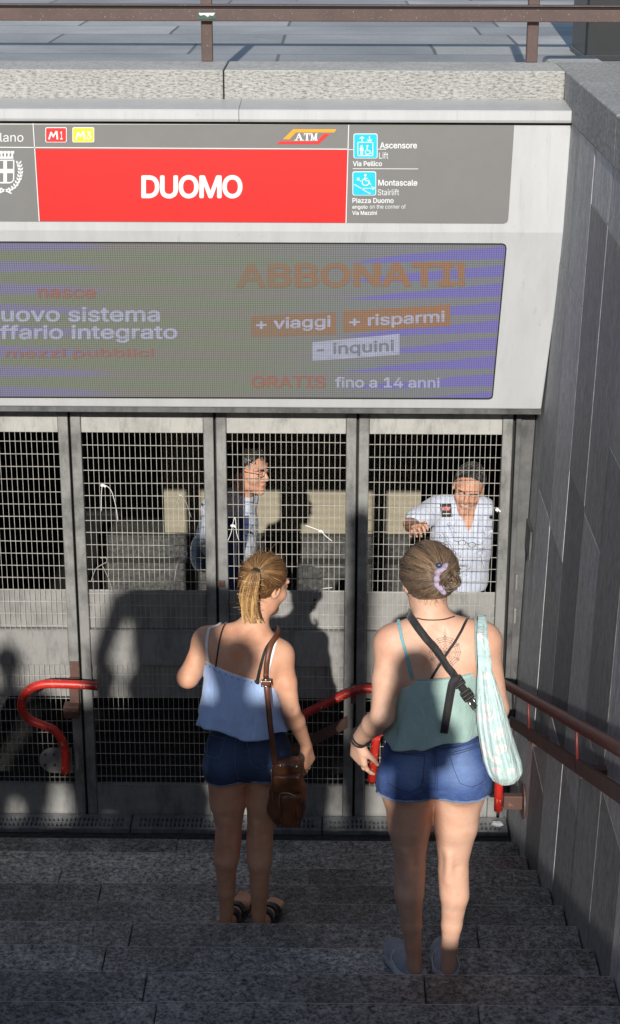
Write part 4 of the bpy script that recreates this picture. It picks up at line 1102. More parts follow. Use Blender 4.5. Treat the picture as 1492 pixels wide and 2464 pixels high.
def strands(paths, radii, tints, seg=3):
    """paths (n,m,3), radii (n,m) -> verts, quads, tint"""
    P = np.asarray(paths, float); n, m, _ = P.shape
    T = np.gradient(P, axis=1); T /= np.linalg.norm(T, axis=2, keepdims=True)+1e-9
    ref = np.eye(3)[np.argmin(np.abs(T).max(axis=1), axis=1)][:, None, :]; A = np.cross(T, np.broadcast_to(ref, T.shape)); A /= np.linalg.norm(A, axis=2, keepdims=True)+1e-9; Bv = np.cross(T, A)
    an = np.arange(seg)*2*np.pi/seg
    Vt = P[:, :, None, :]+np.asarray(radii)[:, :, None, None]*(A[:, :, None, :]*np.cos(an)[None, None, :, None]+Bv[:, :, None, :]*np.sin(an)[None, None, :, None])
    base = np.arange(n)[:, None, None]*m*seg+np.arange(m-1)[None, :, None]*seg; k = np.arange(seg)[None, None, :]; k2 = (k+1) % seg
    Q = np.stack([base+k, base+k2, base+seg+k2, base+seg+k], -1).reshape(-1, 4)
    return Vt.reshape(-1, 3), Q, np.repeat(np.broadcast_to(np.asarray(tints, float).reshape(n, -1), (n, m)).ravel(), seg)
def join(parts):
    V = []; Q = []; T = []; o = 0
    for v, q, t in parts: V.append(v); Q.append(q+o); T.append(t); o += len(v)
    return np.concatenate(V), np.concatenate(Q), np.concatenate(T)
def scalp(c, R, rr, tie, n, keep, lift=.0, m=12, jit=.004, r0=.0011, curl=0.0, stop=1.0, base=.42, spread=.2):
    """hair combed over an ellipsoid from the hairline to tie (unit vec in head axes)"""
    out = []; rad_ = []; tn = []
    R = np.array(R); tie = unit(tie)
    while len(out) < n:
        q = unit(RNG.normal(size=3))
        if not keep(q): continue
        t = np.linspace(0, stop, m); om = math.acos(np.clip(q@tie, -1, 1)); so_ = max(math.sin(om), 1e-3)
        D = (np.sin((1-t)*om)[:, None]*q+np.sin(t*om)[:, None]*tie)/so_; D /= np.linalg.norm(D, axis=1, keepdims=True)
        h = 1+.015*RNG.random()+lift*np.sin(np.pi*t)*RNG.random()+.012*RNG.normal()*np.sin(np.pi*t)
        L = D*np.array(rr)*h[:, None]+RNG.normal(size=3)*jit*np.sin(np.pi*t)[:, None]*.5
        out.append(np.array(c)+L@R); rad_.append(np.full(m, r0)*np.linspace(1, .8, m)); tn.append(np.clip((base+spread*(clump(q, 13, base*9)-.5)*2+.14*RNG.normal())+np.linspace(-.06, .12, m), 0, 1))
    return strands(out, rad_, tn)
def clump(q, K, s_): return (.5+.25*math.sin(q[0]*K+s_)+.25*math.sin(q[2]*K*1.3+q[0]*K*.6+2*s_))
def cast(B, x, y, off=0.002):
    """where the sight line through a photo point meets the body"""
    return B.hit(CAMP, ray(x, y), off)
def strap(name, B, pts, wd, m, parent, off=.002, n=10, th=.0025, taper=None, extra=None, side=None):
    P = []; N = []
    for p in pts:
        if len(p) == 2:
            q = cast(B, p[0], p[1], off)
            if q is None: q = np.array(W(p[0], p[1], side or 5.5))
        else: q = np.array(p, float)
        P.append(q)
    S_ = [np.array(v) for v in smooth_path([Vector(p) for p in P], n)]; Q = []
    for p in S_:
        d = B.sample(p)[0]
        if d < off or d < .03: p = B.proj(p, off, 4)
        Q.append(p); N.append(B.grad(p))
    bm = bmesh.new(); ribbon(bm, Q, N, wd, th, taper); o = obj(name, bm, m, parent, True); return o
def stitches(bm, B, pts, r=.0009, off=.0015, n=6, closed=False):
    P = [cast(B, x, y, off) for x, y in pts]; P = [p for p in P if p is not None]
    if closed: P.append(P[0])
    if len(P) < 2: return
    tube(bm, [B.proj(p, off, 2) for p in smooth_path([Vector(p) for p in P], n)], r, 5)
def stitch_line(bm, B, pts, off=.0015, r=.0009, step=.006):
    P = [cast(B, x, y, off) for x, y in pts]; P = [Vector(p) for p in P if p is not None]
    if len(P) < 2: return
    D = []
    for a, b in zip(P[:-1], P[1:]):
        k = max(1, int((b-a).length/.004))
        D += [a.lerp(b, i/k) for i in range(k)]
    D.append(P[-1]); D = [Vector(B.proj(p, off, 2)) for p in D]
    if len(D) > 1: tube(bm, D, r, 4)
M['skin'] = skin_mat('fair skin', (.66, .365, .235)); M['skin2'] = skin_mat('pale freckled skin', (.69, .425, .305)); M['skinman'] = skin_mat('tanned skin', (.60, .32, .21))
M['hairA'] = hair_mat('golden brown hair', (.03, .014, .006), (.24, .12, .05), (.80, .52, .23)); M['hairB'] = hair_mat('ash brown hair', (.05, .036, .026), (.19, .135, .092), (.50, .31, .17))
M['hairC'] = hair_mat('dark hair', (.008, .006, .005), (.02, .016, .013), (.055, .045, .04)); M['hairD'] = hair_mat('grey black hair', (.010, .009, .008), (.04, .037, .035), (.2, .195, .19))
M['cami'] = cloth_mat('pale blue camisole', (.46, .635, 1.0), .04, .7, 500, .15); M['camiw'] = cloth_mat('white trim', (.84, .84, .86), .03)
M['teal'] = cloth_mat('sea green camisole', (.38, .54, .50), .07, .75, 450, .15); M['tealst'] = cloth_mat('teal strap', (.2, .45, .5), .05)
M['leather'] = plain('brown leather', (.135, .046, .018), .38, 0, .45, 16, .3, 120); M['leatherd'] = plain('dark brown leather strap', (.12, .042, .02), .45, 0, .35, 18, .3, 120)
M['webbing'] = cloth_mat('black webbing', (.014, .014, .015), .05, .7, 600, .3); M['blackfab'] = cloth_mat('black strap', (.012, .012, .014), .05, .6)
M['buckle'] = plain('black plastic', (.012, .012, .012), .3, 0, .1); M['chrome'] = plain('chrome', (.6, .58, .55), .22, 1.0, .05, 5, 0)
M['stitch'] = plain('denim stitching', (.26, .24, .24), .9, 0, .2, 60); M['stitchd'] = plain('dark denim seam', (.03, .05, .12), .9, 0, .2, 60)
M['hairtie'] = plain('black hair tie', (.012, .011, .012), .8); M['scrunchie'] = cloth_mat('lilac scrunchie', (.46, .37, .52), .12, .8, 300, .4)
M['cord'] = plain('brown cord', (.09, .03, .02), .7)

# ------------------------------------------------------------------ people
def A3(v): return np.array(v, float)
def cami_mesh(name, rings, Y0, m, parent, seed=0, hemfold=.05, nseg=72, nr=26, topsag=0.0):
    """loose strappy top: rings are (left point, right point, half depth) in the photo at depth Y0"""
    keys = []
    for (l, r, ry) in rings:
        a = A3(W(l[0], l[1], Y0)); b = A3(W(r[0], r[1], Y0)); keys.append(((a+b)/2, (b-a)/2, ry))
    rr = random.Random(seed); ph = [rr.uniform(0, 6.28) for _ in range(8)]; R = []
    for i in range(nr+1):
        t = i/nr*(len(keys)-1); k = min(int(t), len(keys)-2); f = t-k
        c = keys[k][0]*(1-f)+keys[k+1][0]*f; a = keys[k][1]*(1-f)+keys[k+1][1]*f; ry = keys[k][2]*(1-f)+keys[k+1][2]*f
        g = i/nr; ring = []
        for j in range(nseg):
            th = 2*math.pi*j/nseg; cx = math.cos(th); sy = math.sin(th)
            ex = 1.0; w_ = 1+g**1.2*hemfold*(math.sin(5*th+ph[0])+.7*math.sin(8*th+ph[1]+1.5*g)+.55*math.sin(13*th+ph[2]-g)+.35*math.sin(21*th+ph[6]+2*g)) + .012*math.sin(3*th+ph[3]+5*g)
            sg = -abs(sy)**.85*np.sign(sy)
            p = c+a*cx*w_+np.array([0, 1, 0])*(-sg)*ry*w_+np.array([0, 0, 1])*g*g*.010*math.sin(4*th+ph[4])
            p = p+np.array([0, 0, .004*math.sin(9*th+ph[5])*g])
            ring.append(Vector(p))
        R.append(ring)
    bm = bmesh.new(); loft(bm, R)
    o = obj(name, bm, m, parent, True); md = o.modifiers.new('s', 'SOLIDIFY'); md.thickness = .0025; md.offset = 1
    return o, R
def trim(name, ring, m, parent, r=.0035, rng=None):
    P = ring if rng is None else [ring[i % len(ring)] for i in range(*rng)]
    bm = bmesh.new(); tube(bm, P + ([P[0], P[1]] if rng is None else []), r, 6); return obj(name, bm, m, parent, True)
def haircap(B_, name, c, R, rr, planes, m, parent, h=.004, extra=None):
    R = [A3(q) for q in R]; mx = max(rr)+.02; F = Field(A3(c)-mx, A3(c)+mx, h); F.ell(c, rr, R, 0)
    for p, n in planes:
        P = A3(c)+R[0]*p[0]*rr[0]+R[1]*p[1]*rr[1]+R[2]*p[2]*rr[2]; nn = R[0]*n[0]/rr[0]+R[1]*n[1]/rr[1]+R[2]*n[2]/rr[2]
        F.plane(P, nn)
    return F
def leg_chain(B, hip, knee, calf, ank, heel, r, e=0):
    hip, knee, calf, ank = map(A3, (hip, knee, calf, ank)); k = .012
    m = hip*.5+knee*.5
    B.cap(hip, m, r[0]+e, r[1]+e, k); B.cap(m, knee, r[1]+e, r[2]+e, k)
    if e: return
    lo = calf*.42+ank*.58; B.cap(knee, calf, r[2]*.95, r[3], k); B.cap(calf, lo, r[3], r[4]*1.25, k); B.cap(lo, ank, r[4]*1.25, r[4], k)
    B.ell(knee*.62+calf*.38+V3(0, -.006, 0), V3(r[3]*.93, r[3]*.9, .08), None, .03)
    B.ell(knee+V3(0, .022, .0), V3(r[2]*.8, r[2]*.8, .05), None, .02)
    if heel is not None: B.cap(ank, heel, r[4]*.97, r[4]*.92, k)
def smin(B, F2, k):
    h = np.clip(.5+.5*(B.F-F2)/k, 0, 1); B.F = B.F*(1-h)+F2*h-k*h*(1-h)
def two_legs(B, fL, fR, k=.02):
    """build each leg on its own so the thighs stay apart, then blend into the hips"""
    save = B.F
    B.F = np.full_like(save, .15); fL(B); L = B.F
    B.F = np.full_like(save, .15); fR(B); R_ = B.F
    B.F = save; smin(B, np.minimum(L, R_), k)
def foot(B, heel, toe, z, sc=1.0):
    h = A3(heel); t = A3(toe); d = unit(t-h); s_ = np.array([d[1], -d[0], 0])
    h = np.array([h[0], h[1], z+.03*sc]); b = h+(t-h)*np.array([1, 1, 0])*.68; b[2] = z+.026*sc
    B.cap(h, h*.55+b*.45+V3(0, 0, .014), .03*sc, .032*sc, .02); B.cap(h*.55+b*.45+V3(0, 0, .014), b, .032*sc, .03*sc, .02)
    B.cap(b-s_*.02, b+s_*.02, .022*sc, .022*sc, .015)
    tt = np.array([t[0], t[1], z+.014]); 
    for i, o in enumerate((-.03, -.013, .002, .016, .029)): B.cap(b+s_*o*.9, tt+s_*o+d*(.012, .010, .004, -.006, -.018)[i]*1.0, .012, .0095, .008)

def woman_ponytail():
    t = thing('person', 'woman with a golden ponytail, pale blue camisole, dark denim shorts and black sandals', 'person', (W(598, 1835, 5.99).x, 5.99, .75), 'women standing on the stairs')
    z0 = .75
    B = Field((-.62, 5.5, .72), (.32, 6.5, 2.42))
    hipL, hipR = A3(W(546, 1848, 5.99)), A3(W(648, 1848, 5.99)); pel = A3(W(597, 1815, 5.985))
    kL, kR = A3(W(551, 2003, 5.985)), A3(W(625, 2010, 5.985)); cL, cR = A3(W(544, 2068, 5.955)), A3(W(625, 2072, 5.955)); aL, aR = A3(W(545, 2192, 5.965)), A3(W(623, 2195, 5.965))
    hL = np.array([aL[0]-.006, 5.955, z0+.045]); hR = np.array([aR[0]-.002, 5.955, z0+.045])
    rl = (.080, .070, .047, .046, .027)
    def lower(F, e=0):
        F.ell(pel+V3(0, 0, .02), V3(.150, .105, .12)+e, None, .03)
        if e: F.cap(pel+V3(0, 0, .02), A3(W(594, 1735, 5.985)), .132, .110, .04, flat=((0, 1, 0), .8))
        two_legs(F, lambda G: leg_chain(G, hipL, kL, cL, aL, hL if not e else None, rl, e), lambda G: leg_chain(G, hipR, kR, cR, aR, hR if not e else None, rl, e))
        for h, o in ((hipL, 1), (hipR, -1)): F.ell(h+V3(-o*.006, -.034, .030), V3(.074, .076, .082)+e, None, .012)
    lower(B)
    waist = A3(W(592, 1725, 5.985)); chest = A3(W(588, 1622, 5.985)); shL = A3(W(494, 1545, 5.985)); shR = A3(W(676, 1578, 5.985)); nb = A3(W(606, 1512, 5.99)); hc = A3(W(637, 1404, 6.04))
    B.cap(pel, waist, .10, .095, .05, flat=((0, 1, 0), .8)); B.ell(waist, (.118, .085, .11), None, .04)
    B.ell(chest, (.133, .088, .13), None, .05); B.cap(shL*.78+shR*.22, shL*.22+shR*.78, .062, .062, .05, flat=((0, 1, 0), .85))
    for s_, o in ((shL, -1), (shR, 1)):
        B.cap(nb+V3(0, .005, -.012), s_+V3(-o*.015, 0, .012), .044, .040, .045); B.ell(s_, (.05, .052, .055), None, .03)
        bl = s_*.55+chest*.45; B.ell(bl+V3(0, -.045, .0), (.05, .03, .065), None, .04)
    B.cap(nb+V3(0, 0, -.02), hc+V3(-.012, -.02, -.06), .049, .047, .03)
    f = unit(V3(.66, .68, -.32)); P, R = head(B, hc, f, sc=.97)
    eL = A3(W(452, 1630, 5.93)); B.cap(shL, eL, .043, .036, .02); wL = eL+V3(.10, .19, .045); B.cap(eL, eL*.6+wL*.4, .039, .036, .02); B.cap(eL*.6+wL*.4, wL, .036, .025, .02)
    hand(B, wL, V3(.55, .8, .25), V3(.6, -.3, -.7), 1, (.8, .9, 1, 1), .92)
    eR = A3(W(700, 1708, 5.935)); wR = A3(W(737, 1793, 6.02)); B.cap(shR, shR*.5+eR*.5, .044, .041, .02); B.cap(shR*.5+eR*.5, eR, .041, .033, .012)
    m_ = eR*.68+wR*.32; B.cap(eR, m_, .033, .034, .012); B.cap(m_, wR, .034, .0215, .012)
    hand(B, wR, V3(.06, .05, -1), V3(-.85, .5, 0), -1, (.28, .42, .5, .55), .95, .35, .12)
    fL = (hL+V3(0, -.012, 0), A3(WZ(594, 2172, z0))); fR = (hR+V3(0, -.012, 0), A3(WZ(668, 2186, z0)))
    foot(B, fL[0], fL[1], z0+.022, .88); foot(B, fR[0], fR[1], z0+.022, .88)
    for x, y in ((586, 1560), (580, 1600)): pass
    sp_ = [cast(B, x, y, 0) for x, y in ((604, 1530), (592, 1585), (584, 1640))]
    for p, q in zip(sp_[:-1], sp_[1:]): B.cap(p+V3(0, -.026, 0), q+V3(0, -.026, 0), .030, .030, .03, 'sub')
    for kx, ky in ((551, 2003), (625, 2010)):
        p = cast(B, kx, ky, 0); B.cap(p+V3(-.032, -.006, .002), p+V3(.032, -.006, -.002), .0085, .0085, .012, 'sub'); B.cap(p+V3(-.012, .003, -.05), p+V3(-.014, .004, .05), .012, .012, .02)
    p = cast(B, 708, 1712, 0); B.cap(p+V3(0, -.006, 0), p+V3(.004, -.006, .012), .009, .008, .012, 'sub')
    B.obj('body', M['skin'], t, 2)
    # sandals
    for (h, to) in (fL, fR):
        d = unit((to-h)*V3(1, 1, 0)); s_ = V3(d[1], -d[0], 0); G = Field(np.minimum(h, to)-.09, np.maximum(h, to)+.09, .004)
        b = h+(to-h)*V3(1, 1, 0)*.72
        for a_, b_, ra, rb in ((h, h+(b-h)*.5, .031, .031), (h+(b-h)*.5, b, .031, .034), (b, b+d*.045, .034, .030)):
            a2 = a_.copy(); b2 = b_.copy(); a2[2] = b2[2] = z0+.010; G.cap(a2, b2, ra, rb, .01, flat=((0, 0, 1), .35))
        G.plane((0, 0, z0+.0215), (0, 0, 1)); G.plane((0, 0, z0+.001), (0, 0, -1))
        so_ = G.obj('sandal', M['blackfab'], t)
        U = Field(np.minimum(h, to)-.09, np.maximum(h, to)+.11, .004); foot(U, h, to, z0+.022, 1.04); X = U.copy()
        def band(q, half):
            Z = U.copy(); c = h+d*q; Z.plane(c+d*half, d); Z.plane(c-d*half, -d); Z.plane((0, 0, z0+.015), (0, 0, -1)); return Z.F
        U.F = np.minimum(band(.085, .017), band(.155, .020)); U.obj('sandal_strap', M['blackfab'], so_)
    # shorts
    S_ = Field((-.62, 5.6, 1.30), (.22, 6.4, 1.86), .004); lower(S_, .012)
    Zh = W(540, 1886, 5.9).z; S_.plane((hipL[0], 5.99, Zh-.012), (.10, -.10, -1)) ; S_.plane((0, 0, pel[2]+.17), (0, 0, 1)); SS = S_.copy(); S_.shell(.010)
    sh = S_.obj('shorts', M['denim1'], t, 1)
    bm = bmesh.new()
    for L in ([(500, 1765), (544, 1772), (529, 1822), (512, 1824), (497, 1816), (503, 1770)], [(593, 1778), (596, 1776), (650, 1774), (648, 1840), (628, 1852), (604, 1838), (593, 1778)], [(566, 1757), (566, 1800), (567, 1845), (574, 1878)], [(594, 1781), (650, 1779)], [(504, 1769), (542, 1776)]): stitch_line(bm, SS, L)
    obj('pocket_seam', bm, M['stitch2'], sh, True)
    bm = bmesh.new()
    for xa, xb in ((487, 588), (604, 700)):
        P_ = []
        for i in range(14):
            x = xa+(xb-xa)*i/13
            for y in range(1925, 1860, -2):
                q = cast(SS, x, y, .0015)
                if q is not None: P_.append(Vector(q)+Vector((0, 0, .003))); break
        if len(P_) > 3: tube(bm, P_, .0036, 6)
    obj('hem', bm, M['stitch2'], sh, True)
    # camisole
    c, Rg = cami_mesh('camisole', [((486, 1572), (666, 1630), .094), ((492, 1630), (669, 1668), .112), ((484, 1684), (682, 1712), .125), ((473, 1724), (693, 1748), .138)], 5.985, M['cami'], t, 3, .042)
    trim('lace_trim', Rg[0], M['camiw'], c, .0036)
    bm = bmesh.new()
    for q in Rg[1][::2]: bmesh.ops.create_icosphere(bm, subdivisions=1, radius=.0022, matrix=Matrix.Translation(q+Vector((0, -.004, 0))))
    obj('lace_holes', bm, M['hairtie'], c)
    topL = B.proj(W(524, 1478, 5.99), .002); topR = B.proj(W(661, 1533, 5.99), .002)
    strap('camisole_strap', B, [topL+V3(.0, .04, -.02), topL, (505, 1512), (497, 1555), (502, 1592)], .011, M['camiw'], c, .003)
    strap('camisole_strap', B, [topR+V3(.0, .04, -.02), topR, (658, 1565), (648, 1604), (643, 1642)], .012, M['camiw'], c, .003)
    bt = B.proj(W(541, 1488, 5.99), .002)
    br = strap('bra_strap', B, [bt+V3(0, .03, -.01), bt, (531, 1530), (524, 1570), (519, 1606)], .0055, M['blackfab'], t, .002)
    strap('bra_strap', B, [topR+V3(-.008, .03, -.01), topR+V3(-.01, 0, 0), (640, 1560), (628, 1600), (619, 1640)], .012, M['blackfab'], t, .002, taper=lambda u: .5+.6*u)
    strap('bra_band', B, [(516, 1606), (551, 1622), (585, 1634), (624, 1642)], .016, M['blackfab'], t, .002)
    # hair
    hcn = hc+R[2]*.018-R[1]*.012; rr = V3(.0795, .100, .0955)
    keep = lambda q: q[2] > max(-.70, -.66+1.15*max(0, q[1]+.22)) and not (abs(q[0]) > .86 and q[2] < -.25)
    F = haircap(B, 'h', hcn, R, rr*.985, [((0, -.22, -.66), (0, 1.15, -1)), ((0, 0, -.70), (0, 0, -1))], None, t)
    tp = F.hit(CAMP, ray(620, 1376), 0); 
    tl = unit([np.dot(tp-hcn, R[i])/rr[i] for i in range(3)])
    V, Q = F.mesh(1); s1 = scalp(hcn, R, rr, tl, 1900, keep, .03, r0=.0010, base=.34, spread=.16)
    # ponytail
    tp2 = hcn+(np.array(tl)*rr*1.06)@np.array(R)
    cp = [tp2, tp2+V3(-.010, -.026, .006)] + [A3(W(x, y, Y)) for x, y, Y in ((605, 1396, 5.885), (597, 1430, 5.885), (598, 1464, 5.885), (607, 1500, 5.875))]
    cp = np.array([A3(p) for p in smooth_path([Vector(p) for p in cp], 4)]); m = len(cp); wd = np.interp(np.linspace(0, 1, m), [0, .12, .35, .65, .85, 1], [.008, .014, .027, .033, .034, .030])
    ps = []; rs = []; ts = []
    for c_ in range(44):
        a = RNG.uniform(0, 6.28); q = math.sqrt(RNG.random()); e0 = 1-RNG.random()**2.2*.42; ph = RNG.uniform(0, 6.28); am = RNG.uniform(.002, .010); tn0 = RNG.normal()*.16; fl_ = RNG.uniform(-.02, .02)
        for i in range(17):
            aa = a+RNG.normal()*.22; qq = np.clip(q+RNG.normal()*.10, 0, 1.12); e = np.clip(e0+RNG.normal()*.035, .4, 1.0)
            tt = np.linspace(0, e, m); base = np.stack([np.interp(tt, np.linspace(0, 1, m), cp[:, k]) for k in range(3)], 1); wv = np.interp(tt, np.linspace(0, 1, m), wd)
            pin = 1-.45*np.clip(tt/e-.55, 0, 1)
            ca = np.cos(a)*q*.5+np.cos(aa)*qq*.5*pin; sa = np.sin(a)*q*.5+np.sin(aa)*qq*.5*pin
            off = np.stack([ca*wv, sa*wv*.62, np.zeros(m)], 1); off[:, 0] += (am*np.sin(tt*8+ph)+fl_*tt**3)*tt; off[:, 1] += am*np.cos(tt*7+ph)*tt
            ps.append(base+off); rs.append(np.full(m, .0011)*np.linspace(1, .45, m)); ts.append(np.clip(.50+tn0+.10*RNG.normal()+.42*tt**1.3-.08, 0, 1))
    s2 = strands(ps, rs, ts)
    fl = []
    for i in range(46):     # stray hairs
        q0 = cp[RNG.integers(3, m-3)]; fl.append(np.array([q0+V3(RNG.normal()*.02, RNG.normal()*.01, 0)+V3(RNG.normal()*.02, -.004, -.03)*u for u in np.linspace(0, 1, 6)]))
    s3 = strands(fl, np.full((46, 6), .0007), np.full(46, .85))
    s4 = scalp(hcn, R, rr, tl, 150, keep, .20, r0=.00045, jit=.03, base=.6)
    V, Q, T = join([(V, Q, np.full(len(V), .22)), s1, s2, s3, s4]); link('hair', npmesh('hair', V, Q, True, {'tint': T}), M['hairA'], t)
    bm = bmesh.new(); ax = unit(cp[3]-cp[0]); g = Vector(tp2+V3(-.006, -.012, .0)); z = Vector(ax); x = z.orthogonal().normalized(); y = z.cross(x)
    tube(bm, [g+x*math.cos(a)*.0125+y*math.sin(a)*.0125 for a in np.linspace(0, 6.3, 18)], .0062, 8); obj('hair_tie', bm, M['hairtie'], t, True)
    return B, SS
M['denim1'] = denim_mat('navy denim', (.014, .025, .065), (.03, .055, .13), (.06, .10, .2), [tuple(W(545, 1830, 5.88)), tuple(W(640, 1830, 5.88))], .10)
M['stitch2'] = plain('navy stitching', (.14, .19, .30), .9, 0, .2, 60)
B1, SH1 = woman_ponytail()

def woman_bun():
    t = thing('person', 'woman with her hair in a bun, sea green camisole, light denim shorts and grey trainers', 'person', (W(1042, 1855, 5.22).x, 5.22, 1.05), 'women standing on the stairs')
    z0 = 1.05
    B = Field((-.02, 4.72, 1.02), (.94, 5.75, 2.80))
    pel = A3(W(1043, 1835, 5.215)); hipL, hipR = A3(W(984, 1880, 5.22)), A3(W(1104, 1880, 5.22))
    kL, kR = A3(W(987, 2080, 5.215)), A3(W(1090, 2085, 5.215)); cL, cR = A3(W(985, 2150, 5.185)), A3(W(1094, 2155, 5.185)); aL, aR = A3(W(994, 2275, 5.195)), A3(W(1082, 2275, 5.195))
    hL = np.array([aL[0]+.012, 5.185, z0+.05]); hR = np.array([aR[0]-.004, 5.185, z0+.05]); rl = (.088, .074, .048, .047, .028)
    def lower(F, e=0):
        F.ell(pel+V3(0, 0, .01), V3(.160, .112, .125)+e, None, .03)
        if e: F.cap(pel+V3(0, 0, .02), A3(W(1047, 1728, 5.215)), .142, .124, .04, flat=((0, 1, 0), .8))
        two_legs(F, lambda G: leg_chain(G, hipL, kL, cL, aL, hL if not e else None, rl, e), lambda G: leg_chain(G, hipR, kR, cR, aR, hR if not e else None, rl, e))
        for h in (hipL, hipR): F.ell(h+V3(np.sign(h[0]-pel[0])*.006, -.036, .032), V3(.086, .086, .095)+e, None, .012)
        for h in (hipL, hipR): F.ell(h+V3(np.sign(h[0]-pel[0])*.024, 0, -.01), V3(.072, .082, .10)+e, None, .02)
    lower(B)
    waist = A3(W(1048, 1725, 5.215)); chest = A3(W(1052, 1620, 5.21)); shL = A3(W(941, 1550, 5.215)); shR = A3(W(1163, 1545, 5.215)); nb = A3(W(1045, 1505, 5.225)); hc = A3(W(1030, 1392, 5.275))
    B.cap(pel, waist, .11, .105, .05, flat=((0, 1, 0), .8)); B.ell(waist, (.128, .092, .12), None, .04); B.ell(chest, (.148, .096, .14), None, .05)
    B.cap(shL*.78+shR*.22, shL*.22+shR*.78, .068, .068, .05, flat=((0, 1, 0), .85))
    for s_, o in ((shL, -1), (shR, 1)):
        B.cap(nb+V3(0, .005, -.010), s_+V3(-o*.015, 0, .014), .050, .045, .05); B.ell(s_, (.056, .056, .06), None, .03)
        bl = s_*.55+chest*.45; B.ell(bl+V3(0, -.05, .0), (.055, .032, .07), None, .04)
    B.cap(nb+V3(0, 0, -.02), hc+V3(.004, -.02, -.06), .054, .053, .03)
    f = unit(V3(-.22, .93, -.28)); P, R = head(B, hc, f, sc=1.02)
    eL = A3(W(921, 1722, 5.13)); wL = A3(W(861, 1781, 5.27)); B.cap(shL, shL*.5+eL*.5, .050, .047, .02); B.cap(shL*.5+eL*.5, eL, .047, .039, .012); m_ = eL*.65+wL*.35; B.cap(eL, m_, .039, .038, .012); B.cap(m_, wL, .038, .024, .012)
    hand(B, wL, V3(.10, .18, -1), V3(.75, .6, .1), 1, (.35, .45, .6, .7), .95, .4, .12)
    eR = A3(W(1192, 1705, 5.20)); wR = eR+V3(-.02, .22, .05); B.cap(shR, eR, .053, .042, .03); B.cap(eR, wR, .041, .026, .02); hand(B, wR, V3(-.1, 1, .1), V3(-1, 0, 0), 1, (.8, .9, 1, 1), .92)
    sp_ = [cast(B, x, y, 0) for x, y in ((1050, 1520), (1048, 1580), (1046, 1650))]
    for p, q in zip(sp_[:-1], sp_[1:]): B.cap(p+V3(0, -.028, 0), q+V3(0, -.028, 0), .032, .032, .03, 'sub')
    for kx, ky in ((987, 2082), (1090, 2088)):
        p = cast(B, kx, ky, 0); B.cap(p+V3(-.034, -.006, .002), p+V3(.034, -.006, -.002), .0085, .0085, .012, 'sub'); B.cap(p+V3(-.012, .003, -.05), p+V3(-.014, .004, .05), .012, .012, .02)
    p = cast(B, 921, 1728, 0); B.cap(p+V3(0, -.006, 0), p+V3(.004, -.006, .012), .009, .008, .012, 'sub')
    B.obj('body', M['skin2'], t, 2)
    # trainers
    for (h, to, side) in ((hL, A3(WZ(940, 2278, z0)), -1), (hR, A3(WZ(1062, 2268, z0)), 1)):
        h = h+V3(0, -.015, 0); d = unit((to-h)*V3(1, 1, 0)); s_ = V3(d[1], -d[0], 0); L = np.linalg.norm((to-h)[:2])
        L = .235; to = h+d*L; k_ = 1.14
        lo = np.minimum(h, to)-.14; hi = np.maximum(h, to)+.14; lo[2] = z0-.01; hi[2] = z0+.18
        G = Field(lo, hi, .0035); pt = lambda a, z: np.array([h[0]+d[0]*a*k_, h[1]+d[1]*a*k_, z0+z*k_])
        G.cap(pt(.0, .04), pt(.09, .042), .036, .037, .01); G.cap(pt(.09, .042), pt(.19, .036), .039, .043, .02, flat=((0, 0, 1), .85)); G.cap(pt(.19, .036), pt(.235, .030), .043, .036, .02, flat=((0, 0, 1), .75))
        G.cap(pt(-.006, .05), pt(-.002, .088), .039, .037, .015); G.cap(pt(.06, .065), pt(.13, .055), .034, .034, .02)
        G.plane(pt(0, .028), (0, 0, -1)); U = G.copy(); U.plane(pt(.0, .094), unit(V3(0, 0, 1)-d*.22))
        op = Field(G.o, hi, .0035); op.n = G.n
        U.cap(pt(.012, .075), pt(.045, .13), .030, .034, .008, 'sub')
        sh = U.obj('trainer', M['trainer'], t, 1)
        K = Field(lo, hi, .0035); K.cap(pt(-.004, .018), pt(.09, .018), .040, .040, .01); K.cap(pt(.09, .018), pt(.19, .018), .041, .048, .01); K.cap(pt(.19, .018), pt(.24, .020), .048, .037, .01)
        K.plane(pt(0, .031), unit(V3(0, 0, 1))); K.plane(pt(0, .0015), (0, 0, -1)); K.obj('sole', M['solegrey'], sh, 1)
        # curved tick mark on the flank
        bm = bmesh.new(); F = G
        for sd in (-1, 1):
            pr = []
            for a, z, w_ in ((.165, .066, .0), (.14, .050, .010), (.115, .043, .017), (.09, .044, .015), (.06, .053, .010), (.02, .068, .002)):
                p = pt(a, z)+s_*sd*.09; q = F.hit(p, -s_*sd, .0012); 
                if q is not None: pr.append((Vector(q), w_*1.9))
            if len(pr) > 3:
                C = smooth_path([p for p, _ in pr], 4); wl = np.interp(np.linspace(0, 1, len(C)), np.linspace(0, 1, len(pr)), [w_ for _, w_ in pr])
                for i in range(len(C)-1):
                    a0, a1 = C[i], C[i+1]; z = Vector((0, 0, 1)); n = Vector(s_*sd)*.0012
                    vs = [bm.verts.new(x) for x in (a0-z*wl[i]/2+n, a1-z*wl[i+1]/2+n, a1+z*wl[i+1]/2+n, a0+z*wl[i]/2+n)]; bm.faces.new(vs)
        o = obj('tick_mark', bm, M['tick'], sh); md = o.modifiers.new('s', 'SOLIDIFY'); md.thickness = .0015
        bm = bmesh.new(); c = pt(-.036, .098); tube(bm, [c+s_*.010, pt(-.040, .104)+0*s_, c-s_*.010], .004, 8); obj('heel_tab', bm, M['trainer'], sh, True)
    # shorts
    S_ = Field((-.02, 4.8, 1.55), (.92, 5.65, 2.26), .004); lower(S_, .013)
    zc = W(1042, 1930, 5.12).z
    Zl = W(970, 1927, 5.11).z; S_.plane((hipL[0], 5.12, Zl), (.0, -.20, -1))
